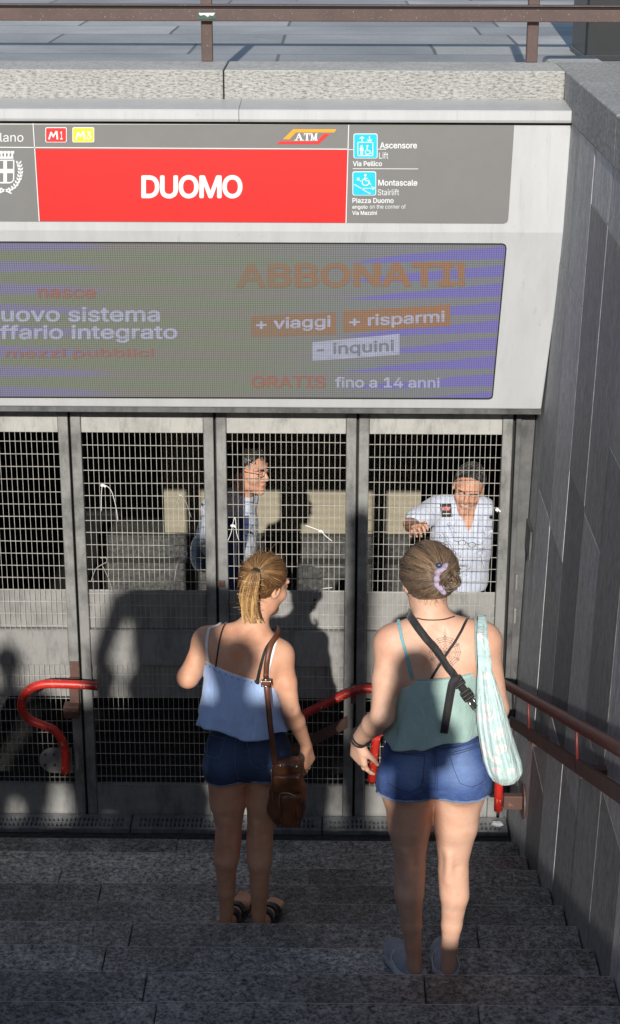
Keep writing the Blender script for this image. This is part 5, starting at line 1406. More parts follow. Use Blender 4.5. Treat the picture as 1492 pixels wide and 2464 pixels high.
    S_.plane((0, 0, pel[2]+.20), (-.06, 0, 1)); SS = S_.copy(); S_.shell(.010); sh = S_.obj('shorts', M['denim2'], t, 1)
    bm = bmesh.new()
    for L in ([(936, 1808), (980, 1814), (1022, 1813), (1019, 1870), (1013, 1896), (986, 1907), (960, 1900), (934, 1884)], [(1080, 1812), (1120, 1803), (1152, 1792)], [(1080, 1812), (1092, 1850), (1107, 1885), (1135, 1894), (1165, 1880)],
              [(1048, 1804), (1050, 1840), (1053, 1880), (1052, 1905)], [(1043, 1804), (1045, 1840), (1048, 1880), (1046, 1905)], [(1082, 1817), (1152, 1797)], [(938, 1813), (1021, 1818)], [(1088, 1800), (1120, 1793), (1150, 1782)], [(1060, 1803), (1152, 1776)]): stitch_line(bm, SS, L, .0018, .0010)
    obj('pocket_seam', bm, M['stitchd'], sh, True)
    bm = bmesh.new()
    for xa, xb, o in ((906, 1034, 6), (1056, 1178, 6)):
        P = []
        for i in range(15):
            x = xa+(xb-xa)*i/14
            for y in range(1960, 1890, -2):
                q = cast(SS, x, y, .002)
                if q is not None: P.append(Vector(q)+Vector((0, 0, .002))); break
        if len(P) > 3: tube(bm, P, .0042, 6)
    obj('frayed_hem', bm, M['fray'], sh, True)
    # camisole
    c, Rg = cami_mesh('camisole', [((956, 1612), (1160, 1592), .104), ((946, 1676), (1158, 1662), .120), ((930, 1738), (1158, 1720), .135), ((918, 1766), (1158, 1738), .146)], 5.21, M['teal'], t, 8, .034)
    trim('lace_trim', Rg[0], M['tealtr'], c, .0035)
    tl_ = B.proj(W(962, 1503, 5.22), .002)
    strap('camisole_strap', B, [tl_+V3(0, .035, -.012), tl_, (968, 1540), (979, 1580), (993, 1634)], .0105, M['tealst'], c, .003)
    tr_ = B.proj(W(1140, 1500, 5.22), .002); strap('camisole_strap', B, [tr_+V3(0, .035, -.012), tr_, (1146, 1560), (1150, 1622)], .010, M['tealtr'], c, .003)
    bt = B.proj(W(1124, 1496, 5.22), .002); strap('bra_strap', B, [bt+V3(0, .03, -.01), bt, (1100, 1536), (1071, 1580), (1050, 1612), (1034, 1640)], .0085, M['blackfab'], t, .0022)
    # cord necklace, bracelet
    bm = bmesh.new(); P = [cast(B, x, y, .003) for x, y in ((1003, 1487), (1020, 1491), (1045, 1492), (1070, 1490), (1094, 1483))]; P = [p for p in P if p is not None]
    tube(bm, smooth_path([Vector(p) for p in P], 4), .0022, 6); obj('necklace', bm, M['cord'], t, True)
    for k, (q, r_, m) in enumerate(((.94, .0305, 'hairtie'), (.84, .034, 'hairtie'))):
        bm = bmesh.new(); c0 = Vector(eL*(1-q)+wL*q); z = Vector(unit(wL-eL)); x = z.orthogonal().normalized(); y = z.cross(x)
        tube(bm, [c0+x*math.cos(a)*r_+y*math.sin(a)*r_ for a in np.linspace(0, 6.29, 24)], .0032, 8); obj('bracelet', bm, M[m], t, True)
    # mandala tattoo
    bm = bmesh.new(); cx, cy, rr_ = 1071, 1569, 38
    def pl(r_, a): return (cx+rr_*r_*math.sin(a), cy-rr_*.98*r_*math.cos(a))
    def ink(pts, w_=.0009):
        Q = [cast(B, x, y, .0004) for x, y in pts]; Q = [Vector(q) for q in Q if q is not None]
        if len(Q) < 2: return
        N = [B.grad(q) for q in Q]; ribbon(bm, Q, N, w_*2, .0003)
    for r_, n in ((1.0, 12), (.86, 12), (.72, 12)):
        for i in range(n):
            a0 = 2*math.pi*i/n; a1 = 2*math.pi*(i+1)/n; am = (a0+a1)/2; ink([pl(r_, a0), pl(r_*.93, am), pl(r_, a1)])
    for i in range(12):
        a = 2*math.pi*i/12; ink([pl(.55, a), pl(.8, a), pl(1.0, a)])
        if i % 2 == 0: ink([pl(.95, a-.08), pl(1.07, a), pl(.95, a+.08)]); ink([pl(.88, a-.13), pl(.95, a), pl(.88, a+.13), pl(.80, a), pl(.88, a-.13)])
    for i in range(8):
        a = 2*math.pi*i/8; ink([pl(.0, a), pl(.25, a-.35), pl(.42, a), pl(.25, a+.35), pl(0, a)]); ink([pl(.42, a-.25), pl(.60, a), pl(.42, a+.25)])
    ink([(1071, 1532), (1068, 1525), (1071, 1519), (1074, 1525), (1071, 1532)]); ink([(1071, 1519), (1071, 1512)])
    obj('tattoo', bm, M['ink'], t)
    # hair and bun
    hcn = hc+R[2]*.018-R[1]*.010; rr = V3(.091, .110, .100)
    keep = lambda q: q[2] > max(-.80, -.72+1.15*max(0, q[1]+.22)) and not (abs(q[0]) > .86 and q[2] < -.3)
    F = haircap(B, 'h', hcn, R, rr*.985, [((0, -.22, -.74), (0, 1.15, -1)), ((0, 0, -.80), (0, 0, -1))], None, t)
    tp = F.hit(CAMP, ray(1064, 1388), 0); tl = unit([np.dot(tp-hcn, R[i])/rr[i] for i in range(3)])
    V, Q = F.mesh(1); s1 = scalp(hcn, R, rr, tl, 2300, keep, .035, r0=.0011, jit=.007, base=.40, spread=.30)
    bc = tp+unit(tp-hcn)*.020+V3(.004, 0, -.004); n_ = unit(tp-hcn+V3(.02, -.02, 0)); fx, fu, fr = frame(n_)
    ps = []; rs = []; ts = []
    for i in range(620):      # coils of the bun
        a0 = RNG.uniform(0, 6.28); s0 = RNG.uniform(.9, 2.4); tl0 = RNG.normal()*.35; Rb = .038*(.22+.78*math.sqrt(RNG.random())); hh = RNG.normal()*.011; tt = np.linspace(0, 1, 14); a = a0+s0*tt
        C = bc+(fr*np.cos(a)[:, None]+fu*np.sin(a)[:, None])*(Rb*(1-.12*tt))[:, None]+fx*(hh+.022*math.cos(Rb/.037*1.45)+.010*np.sin(a*2+tl0))[:, None]
        ps.append(C); rs.append(np.full(14, .0016)); ts.append(np.clip(.36+.26*RNG.normal(), 0, 1))
    s2 = strands(ps, rs, ts)
    G = Field(bc-.07, bc+.07, .004); G.ell(bc-fx*.006, (.030, .030, .016), [fr, fu, fx], 0); v3, q3 = G.mesh(1)
    fl = []
    for i in range(26):
        q0 = unit(V3(RNG.normal()*.6, -.5-abs(RNG.normal())*.3, -.70)); p = hcn+(q0*rr)@np.array(R); fl.append(np.array([p+V3(RNG.normal()*.004, -.002, -.020)*u+V3(0, -.003, 0)*u*u for u in np.linspace(0, 1, 6)]))
    s3 = strands(fl, np.full((26, 6), .0006), np.full(26, .5))
    s4 = scalp(hcn, R, rr, tl, 190, keep, .20, r0=.00045, jit=.03, base=.6)
    V, Q, T = join([(V, Q, np.full(len(V), .25)), s1, s2, (v3, q3, np.full(len(v3), .2)), s3, s4]); link('hair', npmesh('hair', V, Q, True, {'tint': T}), M['hairB'], t)
    bm = bmesh.new(); c0 = bc+fx*.004; an = np.linspace(rad(-78), rad(98), 30); k = [Vector(c0+(-fr*0+fr*math.cos(a)+fu*math.sin(a))*(.0375+.003*math.sin(a*9))+fx*(.004+.006*math.sin(a*7))) for a in an]
    tube(bm, k, lambda u: .0098+.0025*math.sin(u*40), 10); obj('scrunchie', bm, M['scrunchie'], t, True)
    bm = bmesh.new(); p = F.hit(CAMP, ray(1057, 1360), .016)
    if p is not None: bmesh.ops.create_icosphere(bm, subdivisions=2, radius=.011, matrix=Matrix.Translation(p) @ Matrix.Diagonal((1.2, .8, .8, 1)))
    obj('hair_clip', bm, M['clip'], t, True)
    return B, SS
M['denim2'] = denim_mat('bright denim', (.032, .062, .19), (.062, .12, .33), (.21, .31, .56), [tuple(W(985, 1850, 5.08)), tuple(W(1112, 1850, 5.08))], .10)
M['fray'] = cloth_mat('frayed denim', (.22, .31, .50), .2); M['tealtr'] = cloth_mat('pale teal lace', (.33, .44, .43), .1)
M['trainer'] = cloth_mat('grey knit trainer', (.33, .37, .43), .1, .7, 300, .3); M['solegrey'] = plain('trainer sole', (.55, .57, .6), .6, 0, .15, 30); M['tick'] = plain('pale tick', (.85, .87, .9), .4)
M['ink'] = plain('tattoo ink', (.24, .145, .12), .6, 0, .05, 5, 0); M['clip'] = plain('dark blue clip', (.03, .05, .10), .35)
B2, SH2 = woman_bun()

# ------------------------------------------------------------------ bags and straps
def build_leather_bag():
    t = thing('shoulder_bag', 'brown leather shoulder bag with zips hanging from a long strap over dark shorts', 'bag', tuple(W(694, 1900, 5.84)), None)
    Y0 = 5.80; C = A3(W(693, 1908, Y0)); a = unit(V3(.98, -.12, 0)); up = unit(V3(-.06, .05, 1)); dpt = np.cross(a, up)
    hx = (W(737, 1900, Y0)-W(652, 1900, Y0)).x/2; hz = (W(690, 1828, Y0)-W(690, 1984, Y0)).z/2
    def rbox(F, c, r, rd, k=.01):
        c = A3(c); m = np.linalg.norm(r)+.04; sl_, g = F.blk(c-m, c+m); p = [g[i]-c[i] for i in range(3)]
        q = [np.abs(p[0]*e[0]+p[1]*e[1]+p[2]*e[2])-(r[i]-rd) for i, e in enumerate((a, dpt, up))]
        d = np.sqrt(sum(np.maximum(x, 0)**2 for x in q))+np.minimum(np.maximum(np.maximum(q[0], q[1]), q[2]), 0)-rd
        F.comb(sl_, d, k, 'add')
    F = Field(C-.24, C+.24, .004); rbox(F, C+up*.012-a*.006, (hx*.78, .030, hz*.94), .028); rbox(F, C-up*.035, (hx*.96, .042, hz*.62), .041, .03); rbox(F, C-up*.055-a*.03, (hx*.6, .046, hz*.38), .045, .04)
    F.wobble(.0032, 46, 3); F.obj('bag_body', M['leather'], t, 2)
    G = Field(C-.24, C+.24, .004); rbox(G, C-up*.045+a*.010-dpt*-.0+V3(0, -.044, 0), (hx*.62, .016, hz*.50), .014); G.wobble(.0018, 60, 5); pk = G.obj('front_pocket', M['leather'], t, 1)
    G2 = Field(C-.24, C+.24, .004); rbox(G2, C+up*.06+V3(0, -.040, 0), (hx*.80, .012, hz*.26), .010); G2.wobble(.0018, 60, 8); G2.obj('front_flap', M['leather'], t, 1)
    def on(u, v, d): return Vector(C+a*u*hx+up*v*hz+V3(0, -1, 0)*d)
    bm = bmesh.new()
    tube(bm, smooth_path([on(-.45, .18, .058), on(.0, .24, .060), (on(.5, .16, .060))], 6), .0025, 6); tube(bm, smooth_path([on(-.42, .16, .058), on(-.5, -.2, .062), on(-.42, -.66, .056)], 6), .0025, 6)
    tube(bm, smooth_path([on(-.84, .8, .03), on(-.86, .1, .036), on(-.84, -.7, .032)], 6), .0022, 6)
    obj('zip', bm, M['zip'], t, True)
    bm = bmesh.new(); bbox_bev(bm, tuple(on(.32, -.42, .066)-Vector((.005, .003, .04))), tuple(on(.32, -.42, .066)+Vector((.005, .003, .03))), .002)
    bbox_bev(bm, tuple(on(-.45, -.30, .066)-Vector((.004, .003, .03))), tuple(on(-.45, -.30, .066)+Vector((.004, .003, .02))), .002); obj('zip_puller', bm, M['leather'], t)
    bm = bmesh.new(); 
    for u, v in ((-.30, .72), (.62, .72)):
        p = on(u, v+.2, .03); bmesh.ops.create_uvsphere(bm, u_segments=10, v_segments=6, radius=.007, matrix=Matrix.Translation(p))
    obj('ring', bm, M['chrome'], t, True)
    # strap over the shoulder
    top = B1.proj(W(661, 1531, 5.99), .010)
    pts = [top+V3(-.004, .12, -.03), top+V3(0, .05, .0), top]; 
    for x, y, o in ((652, 1552, .010), (643, 1590, .010), (640, 1625, .010)):
        q = cast(B1, x, y, o); pts.append(q)
    low = [A3(W(x, y, Y)) for x, y, Y in ((641, 1650, 5.842), (646, 1700, 5.825), (651, 1750, 5.80), (656, 1790, 5.79), (662, 1838, 5.785))]
    P = smooth_path([Vector(p) for p in pts+low], 8); N = []
    for p in P:
        g = B1.grad(p) if B1.sample(p)[0] < .05 else V3(0, -1, 0); g = unit(g+V3(0, -.6, 0)) if p.z < 1.95 else g; N.append(g)
    for i, p in enumerate(P):
        if B1.sample(p)[0] < .008: P[i] = Vector(B1.proj(p, .009, 4))
    bm = bmesh.new(); ribbon(bm, P, N, .021, .004); obj('strap', bm, M['leatherd'], t, True)
    bm = bmesh.new(); q = Vector(A3(W(640, 1641, 5.842)))+Vector((0, -.008, 0)); 
    bbox_bev(bm, tuple(q-Vector((.0155, .004, .009))), tuple(q+Vector((.0155, .004, .009))), .003); obj('strap_keeper', bm, M['leather'], t)
    bm = bmesh.new()
    for dz in (-.013, .013): tube(bm, [q+Vector((-.016, -.002, dz)), q+Vector((.016, -.002, dz))], .0022, 6)
    for dx in (-.016, .016): tube(bm, [q+Vector((dx, -.002, -.013)), q+Vector((dx, -.002, .013))], .0022, 6)
    obj('strap_buckle', bm, M['chrome'], t, True)
M['zip'] = plain('brass zip', (.42, .33, .2), .35, .8, .3, 200, 0)
build_leather_bag()

def tote_mat():
    q = NT('mint dotted cotton'); v = q.coord((1, .35, 1)); w_ = q.noise(q.coord(), 7, 4, .6)
    nv = q.n('TexNoise'); nv.inputs['Scale'].default_value = 9; q.l(v, nv.inputs['Vector'])
    ad = q.n('MixRGB', blend_type='LINEAR_LIGHT'); ad.inputs[0].default_value = .03; q.l(v, ad.inputs[1]); q.l(nv.outputs['Color'], ad.inputs[2])
    d = q.vor(ad.outputs[0], 23, rnd=.6)
    dots = q.ramp(d, [(.36, 1.), (.41, 0.)])
    c = q.mix(dots, q.ramp(w_, [(.3, (.50, .68, .67)), (.7, (.60, .77, .75))]), (.78, .79, .78))
    q.col(c); q.set(Roughness=.7); q.b.inputs['Transmission Weight'].default_value = 0; q.b.inputs['Sheen Weight'].default_value = .2
    q.bump(q.noise(q.coord((1, 1, .35)), 22, 6, .62, 1.0), .8, .022); return q.m
M['tote'] = tote_mat()
def build_tote():
    t = thing('tote_bag', 'pale mint cloth tote bag with white dots hanging from a bare shoulder', 'bag', tuple(W(1200, 1800, 5.06)), None)
    Y0 = 5.075; rows = [(1612, 1150, 1184, .012), (1640, 1147, 1194, .020), (1690, 1145, 1211, .034), (1740, 1147, 1225, .045), (1790, 1154, 1240, .055), (1830, 1162, 1254, .060), (1855, 1171, 1258, .056), (1872, 1182, 1248, .044), (1882, 1196, 1232, .024), (1886, 1208, 1218, .006)]
    rr = random.Random(6); R = []; n = 64
    fine = []
    for i in range(len(rows)-1):
        for k in range(5):
            f = k/5; fine.append(tuple(rows[i][j]*(1-f)+rows[i+1][j]*f for j in range(4)))
    fine.append(rows[-1])
    for i, (y, xl, xr, ry) in enumerate(fine):
        a = A3(W(xl, y, Y0)); b = A3(W(xr, y, Y0)); g = i/len(fine); ring = []
        for j in range(n):
            th = 2*math.pi*j/n; am = (1-g)*.30+.10
            w_ = 1+am*(.5*math.sin(7*th+1+2.2*g)+.35*math.sin(11*th+2-3*g)+.25*math.sin(17*th+5*g))*(.4+.6*abs(math.sin(th)))
            p = (a+b)/2+(b-a)/2*math.cos(th)*(.94+.06*w_)+V3(0, 1, 0)*math.sin(th)*ry*w_
            ring.append(Vector(p))
        R.append(ring)
    bm = bmesh.new(); loft(bm, R, True, False, True); o = obj('bag_body', bm, M['tote'], t, True); md = o.modifiers.new('s', 'SUBSURF'); md.levels = 1; md.render_levels = 1
    top = B2.proj(W(1157, 1499, 5.21), .006)
    for k, (dx, xx) in enumerate(((0, ((1156, 1530), (1158, 1565), (1160, 1595), (1160, 1622))), (.010, ((1168, 1535), (1172, 1568), (1176, 1600), (1178, 1640))))):
        P = [top+V3(dx+.004, .09, -.05), top+V3(dx, .045, -.004), top+V3(dx, 0, .002)]
        for i, (x, y) in enumerate(xx):
            q = cast(B2, x, y, .008); w_ = A3(W(x, y, Y0+.0)); f = (i+1)/len(xx)
            P.append(w_ if q is None or i > 1 else (q*(1-f)+w_*f if q[1] > w_[1] else q))
        P = smooth_path([Vector(p) for p in P], 7); N = []
        for i, p in enumerate(P):
            if B2.sample(p)[0] < .006: P[i] = Vector(B2.proj(p, .007, 4))
            g = B2.grad(P[i]); N.append(unit(g+V3(0, -.8, .1)) if i > 14 else g)
        bm = bmesh.new(); ribbon(bm, P, N, .026 if k == 0 else .018, .004, lambda u: .75+.45*u); obj('handle', bm, M['tote'], t, True)
build_tote()

def build_sling():
    t = thing('sling_strap', 'black webbing strap with plastic buckles crossing a tattooed back, its loose end hanging', 'strap', tuple(W(1057, 1572, 5.08)), None)
    top = B2.proj(W(999, 1499, 5.22), .004); pts = [top+V3(-.004, .10, -.045), top+V3(-.002, .045, -.004), top]
    for x, y in ((1022, 1532), (1045, 1558), (1066, 1587), (1088, 1618)): pts.append(cast(B2, x, y, .005))
    e = [A3(W(x, y, Y)) for x, y, Y in ((1102, 1640, 5.074), (1124, 1672, 5.068), (1146, 1704, 5.066))]
    P = smooth_path([Vector(p) for p in pts+e], 8); N = []
    for i, p in enumerate(P):
        if B2.sample(p)[0] < .005 and p.z > 2.1: P[i] = Vector(B2.proj(p, .006, 4))
        N.append(B2.grad(P[i]) if p.z > 2.12 else V3(0, -1, .3))
    bm = bmesh.new(); ribbon(bm, P, N, .026, .003); obj('webbing', bm, M['webbing'], t, True)
    q = [A3(W(x, y, Y)) for x, y, Y in ((1104, 1634, 5.060), (1092, 1640, 5.056), (1086, 1660, 5.052), (1079, 1700, 5.046), (1073, 1735, 5.042), (1068, 1764, 5.04))]
    P = smooth_path([Vector(p) for p in q], 5); bm = bmesh.new(); ribbon(bm, P, [V3(.05, -1, .25)]*len(P), .026, .003); obj('loose_end', bm, M['webbing'], t, True)
    d = Vector(e[1]-e[0]).normalized(); n_ = Vector((0, -1, .35)).normalized(); n_ = (n_-d*n_.dot(d)).normalized(); s_ = d.cross(n_)
    Mx = Matrix((s_, d, n_)).transposed().to_4x4()
    for f in (.0, 1.0):
        c = Vector(e[0]).lerp(Vector(e[1]), f)+n_*.006; bm = bmesh.new()
        for y in (-.013, 0, .013): bbox_bev(bm, (-.0185, y-.0036, -.003), (.0185, y+.0036, .004), .0015)
        for x in (-.0165, .0165): bbox_bev(bm, (x-.003, -.0125, -.002), (x+.003, .0125, .003), .0012)
        for v in bm.verts: v.co = Mx @ v.co + c
        obj('buckle', bm, M['buckle'], t)
    bm = bmesh.new()
    for s2 in (-1, 1): tube(bm, [Vector(e[1])+s_*.008*s2+n_*.006+d*.016, Vector(A3(W(1149, 1710, 5.064)))+s_*.008*s2+n_*.004], .002, 6)
    obj('metal_loop', bm, M['chrome'], t, True)
build_sling()

# ------------------------------------------------------------------ the two men behind the gate
def eyes(P, t, sc=1.0, brow=M['hairC']):
    bm = bmesh.new()
    for sx in (-1, 1): bmesh.ops.create_uvsphere(bm, u_segments=12, v_segments=8, radius=.0100*sc, matrix=Matrix.Translation(P(sx*.031, .0795, .0030)))
    ey = obj('eyes', bm, M['eyewhite'], t, True)
    bm = bmesh.new()
    for sx in (-1, 1): bmesh.ops.create_uvsphere(bm, u_segments=10, v_segments=6, radius=.0066*sc, matrix=Matrix.Translation(P(sx*.030, .0842, .0020)))
    obj('pupils', bm, M['hairC'], ey, True)
    bm = bmesh.new()
    for sx in (-1, 1):
        for zz_, r_ in ((.0085, .0040), (-.0035, .0032)): tube(bm, smooth_path([Vector(P(sx*.016, .086, zz_-.002)), Vector(P(sx*.031, .0925, zz_)), Vector(P(sx*.046, .084, zz_-.003))], 4), lambda u, r_=r_: r_*(.6+.8*math.sin(3.1*u)), 8)
    obj('eyelids', bm, M['skinman'], t, True)
    bm = bmesh.new()
    for sx in (-1, 1): tube(bm, smooth_path([Vector(P(sx*.014, .0955, .018)), Vector(P(sx*.032, .0925, .0245)), Vector(P(sx*.050, .080, .019))], 4), lambda u: .0042*(1-.5*u), 6)
    obj('eyebrows', bm, brow, t, True)
    bm = bmesh.new(); bmesh.ops.create_uvsphere(bm, u_segments=12, v_segments=8, radius=1, matrix=Matrix.Translation(P(0, .093, -.0655)))
    for v in bm.verts:
        d = A3(v.co)-A3(P(0, .093, -.0655)); v.co = Vector(A3(P(d[0]*.022, .0935+d[1]*.008, -.0655+d[2]*.0085)))
    obj('lips', bm, M['lips'], t, True)
M['eyewhite'] = plain('eye white', (.45, .42, .40), .25, 0, .03); M['lips'] = plain('lips', (.36, .14, .11), .5)
M['shirt'] = cloth_mat('pale blue shirt', (.60, .66, .80), .05, .8, 500, .2); M['vest'] = cloth_mat('navy vest', (.028, .045, .15), .1, .85, 400, .3); M['trous'] = cloth_mat('dark trousers', (.015, .016, .022), .1)
M['bluebag'] = cloth_mat('washed blue canvas', (.035, .065, .12), .2, .8, 300, .4); M['patch'] = plain('black epaulette', (.012, .012, .016), .7)

def build_man_white():
    t = thing('person', 'man in an open necked white shirt behind the mesh, one hand raised in a gesture', 'person', (.68, 9.0, 0), 'men behind the gate')
    Y = 8.98; B = Field((-.02, 8.3, -.02), (1.2, 9.5, 1.95), .0055)
    hc = A3(W(1128, 1172, Y-.02)); nb = A3(W(1125, 1237, Y)); shR = A3(W(1048, 1224, Y)); shL = A3(W(1165, 1226, Y+.02)); ch = A3(W(1112, 1290, Y)); wa = A3(W(1112, 1372, Y+.02)); pe = wa+V3(0, .02, -.16)
    f = unit(V3(-.16, -.93, -.22)); upv = unit(V3(.20, 0, 1)); P, R = head(B, hc, f, upv, 1.04)
    B.cap(nb+V3(0, .02, -.03), hc+V3(0, .012, -.05), .056, .055, .02); B.ell(ch, (.15, .10, .19), None, .05); B.cap(nb+V3(0, -.040, -.02), nb+V3(0, -.075, -.08), .046, .034, .03)
    eR = A3(W(990, 1262, 8.86)); wR = A3(W(1004, 1272, 8.66)); B.cap(shR, eR, .05, .042, .02); B.cap(eR, wR, .042, .030, .015)
    hand(B, wR, V3(.06, -.75, .42), V3(.3, -.2, -.9), -1, (.9, .95, 1.0, 1.1), 1.05, .5)
    eL = shL+V3(.03, .10, -.27); wL = eL+V3(-.10, .06, -.22); B.cap(shL, eL, .05, .042, .02); B.cap(eL, wL, .04, .028, .015); hand(B, wL, V3(0, -.1, -1), V3(-1, 0, 0), 1, (.3, .4, .5, .6))
    B.obj('body', M['skinman'], t, 1); eyes(P, t, 1.04, M['hairC'])
    Sf = Field((-.02, 8.3, .2), (1.2, 9.5, 1.8), .005)
    Sf.ell(ch, (.168, .118, .20), None, .05); Sf.cap(ch+V3(0, 0, -.05), wa+V3(0, 0, -.04), .150, .148, .05, flat=((0, 1, 0), .75)); Sf.cap(shR*.8+shL*.2, shL*.8+shR*.2, .080, .080, .05, flat=((0, 1, 0), .85))
    Sf.cap(shR, shR*.25+eR*.75, .068, .070, .03); Sf.cap(shL, shL*.4+eL*.6, .066, .066, .03); Sf.cap(nb+V3(0, .02, -.03), nb+V3(0, .015, .012), .070, .068, .025)
    rr = random.Random(1)
    for i in range(14):
        p = ch+V3(rr.uniform(-.15, .15), -.12, rr.uniform(-.32, .14)); Sf.cap(p, p+V3(rr.uniform(-.06, .06), .01, rr.uniform(-.10, .02)), .010, .004, .02)
    # open neck
    Sf.cap(nb+V3(.0, -.10, .06), nb+V3(.004, -.120, -.060), .066, .012, .006, 'sub'); Sf.cap(nb+V3(0, .0, .06), nb+V3(0, .0, .0), .058, .056, .006, 'sub')
    Sf.plane(wa+V3(0, 0, -.10), (0, 0, -1)); d = unit(eR-shR); 
    sh = Sf.obj('shirt', M['shirt'], t, 1)
    bm = bmesh.new(); c = shR*.80+shL*.20; q = [Sf.hit(A3(c)+V3(o, -.3, z), (0, 1, -.15), .004) for o, z in ((-.034, .085), (.026, .088), (.034, .018), (-.026, .016))]
    if all(x is not None for x in q): prism(bm, [Vector(x) for x in q], (0, -.004, .001)); ep = obj('epaulette', bm, M['patch'], sh)
    bm = bmesh.new(); 
    if all(x is not None for x in q):
        a, b, c_, d_ = [Vector(x)+Vector((0, -.0055, .001)) for x in q]
        put_text(bm, 'ATM', lambda u, v: a.lerp(b, .16+.68*u).lerp(d_.lerp(c_, .16+.68*u), .50-.30*v), .03)
        obj('epaulette_mark', bm, M['badge'], ep)
        bm = bmesh.new(); tube(bm, [a.lerp(b, .15).lerp(d_.lerp(c_, .15), .74), a.lerp(b, .85).lerp(d_.lerp(c_, .85), .74)], .0028, 5); obj('epaulette_line', bm, M['tie'], ep)
    # collar
    for sx in (-1, 1):
        bm = bmesh.new(); k = [nb+V3(sx*.062, .02, .050), nb+V3(sx*.058, -.075, .012), nb+V3(sx*.046, -.135, -.060), nb+V3(sx*.085, -.125, -.055), nb+V3(sx*.098, -.05, .005)]
        prism(bm, [Vector(p) for p in k], (0, -.004, .003)); obj('collar', bm, M['shirt'], sh)
    # spectacles hooked on the chest
    bm = bmesh.new(); p0 = Sf.hit(CAMP, ray(1112, 1306), .012); p1 = Sf.hit(CAMP, ray(1136, 1311), .012)
    if p0 is not None and p1 is not None:
        for p in (p0, p1): p = Vector(p); tube(bm, [p+Vector((.020*math.cos(a), 0, .014*math.sin(a))) for a in np.linspace(0, 6.3, 18)], .0016, 6)
        tube(bm, [Vector(p0)+Vector((.02, 0, .004)), Vector(p1)+Vector((-.02, 0, .004))], .0016, 6); tube(bm, [Vector(p0)+Vector((-.02, 0, .006)), Vector(p0)+Vector((-.045, 0, .012))], .0016, 6); tube(bm, [Vector(p1)+Vector((.02, 0, .004)), Vector(p1)+Vector((.05, 0, .000))], .0016, 6)
    obj('spectacles', bm, M['buckle'], t, True)
    Tf = Field((.2, 8.6, -.01), (1.2, 9.5, .85), .008); Tf.ell(pe, (.16, .12, .15), None, .03)
    for sx in (-1, 1): Tf.cap(pe+V3(sx*.085, 0, -.04), V3(pe[0]+sx*.10, pe[1], .08), .092, .062, .01); Tf.cap(V3(pe[0]+sx*.10, pe[1]+.03, .045), V3(pe[0]+sx*.11, pe[1]-.14, .04), .044, .040, .01)
    Tf.plane((0, 0, .003), (0, 0, -1)); Tf.obj('trousers', M['trous'], t, 1)
    hcn = hc+R[2]*.022-R[1]*.016; rr_ = V3(.083, .104, .098); keep = lambda q: q[2] > -.40+1.25*max(0, q[1]+.2) and q[1] < .72
    F = haircap(B, 'h', hcn, R, rr_*.97, [((0, -.2, -.40), (0, 1.25, -1))], None, t); V, Q = F.mesh(1)
    ps = []; rs = []; ts = []
    while len(ps) < 1100:
        q = unit(RNG.normal(size=3))
        if not keep(q): continue
        tt = np.linspace(0, 1, 6)[:, None]; dr = unit(V3(-.8+RNG.normal()*.25, -.45+RNG.normal()*.25, .35+RNG.normal()*.25)); D = q*(1+.06*tt)+dr*tt*.42; ps.append(hcn+(D/np.linalg.norm(D, axis=1, keepdims=True)*(1+(.05+.14*RNG.random()*max(0, q[2]))*np.sin(tt*2.6))*rr_)@np.array(R)); rs.append(np.full(6, .0015)*np.linspace(1, .4, 6)); ts.append(np.clip(.4+.3*RNG.normal(), 0, 1))
    V, Q, T = join([(V, Q, np.full(len(V), .2)), strands(ps, rs, ts)]); link('hair', npmesh('hair', V, Q, True, {'tint': T}), M['hairD'], t)
build_man_white()

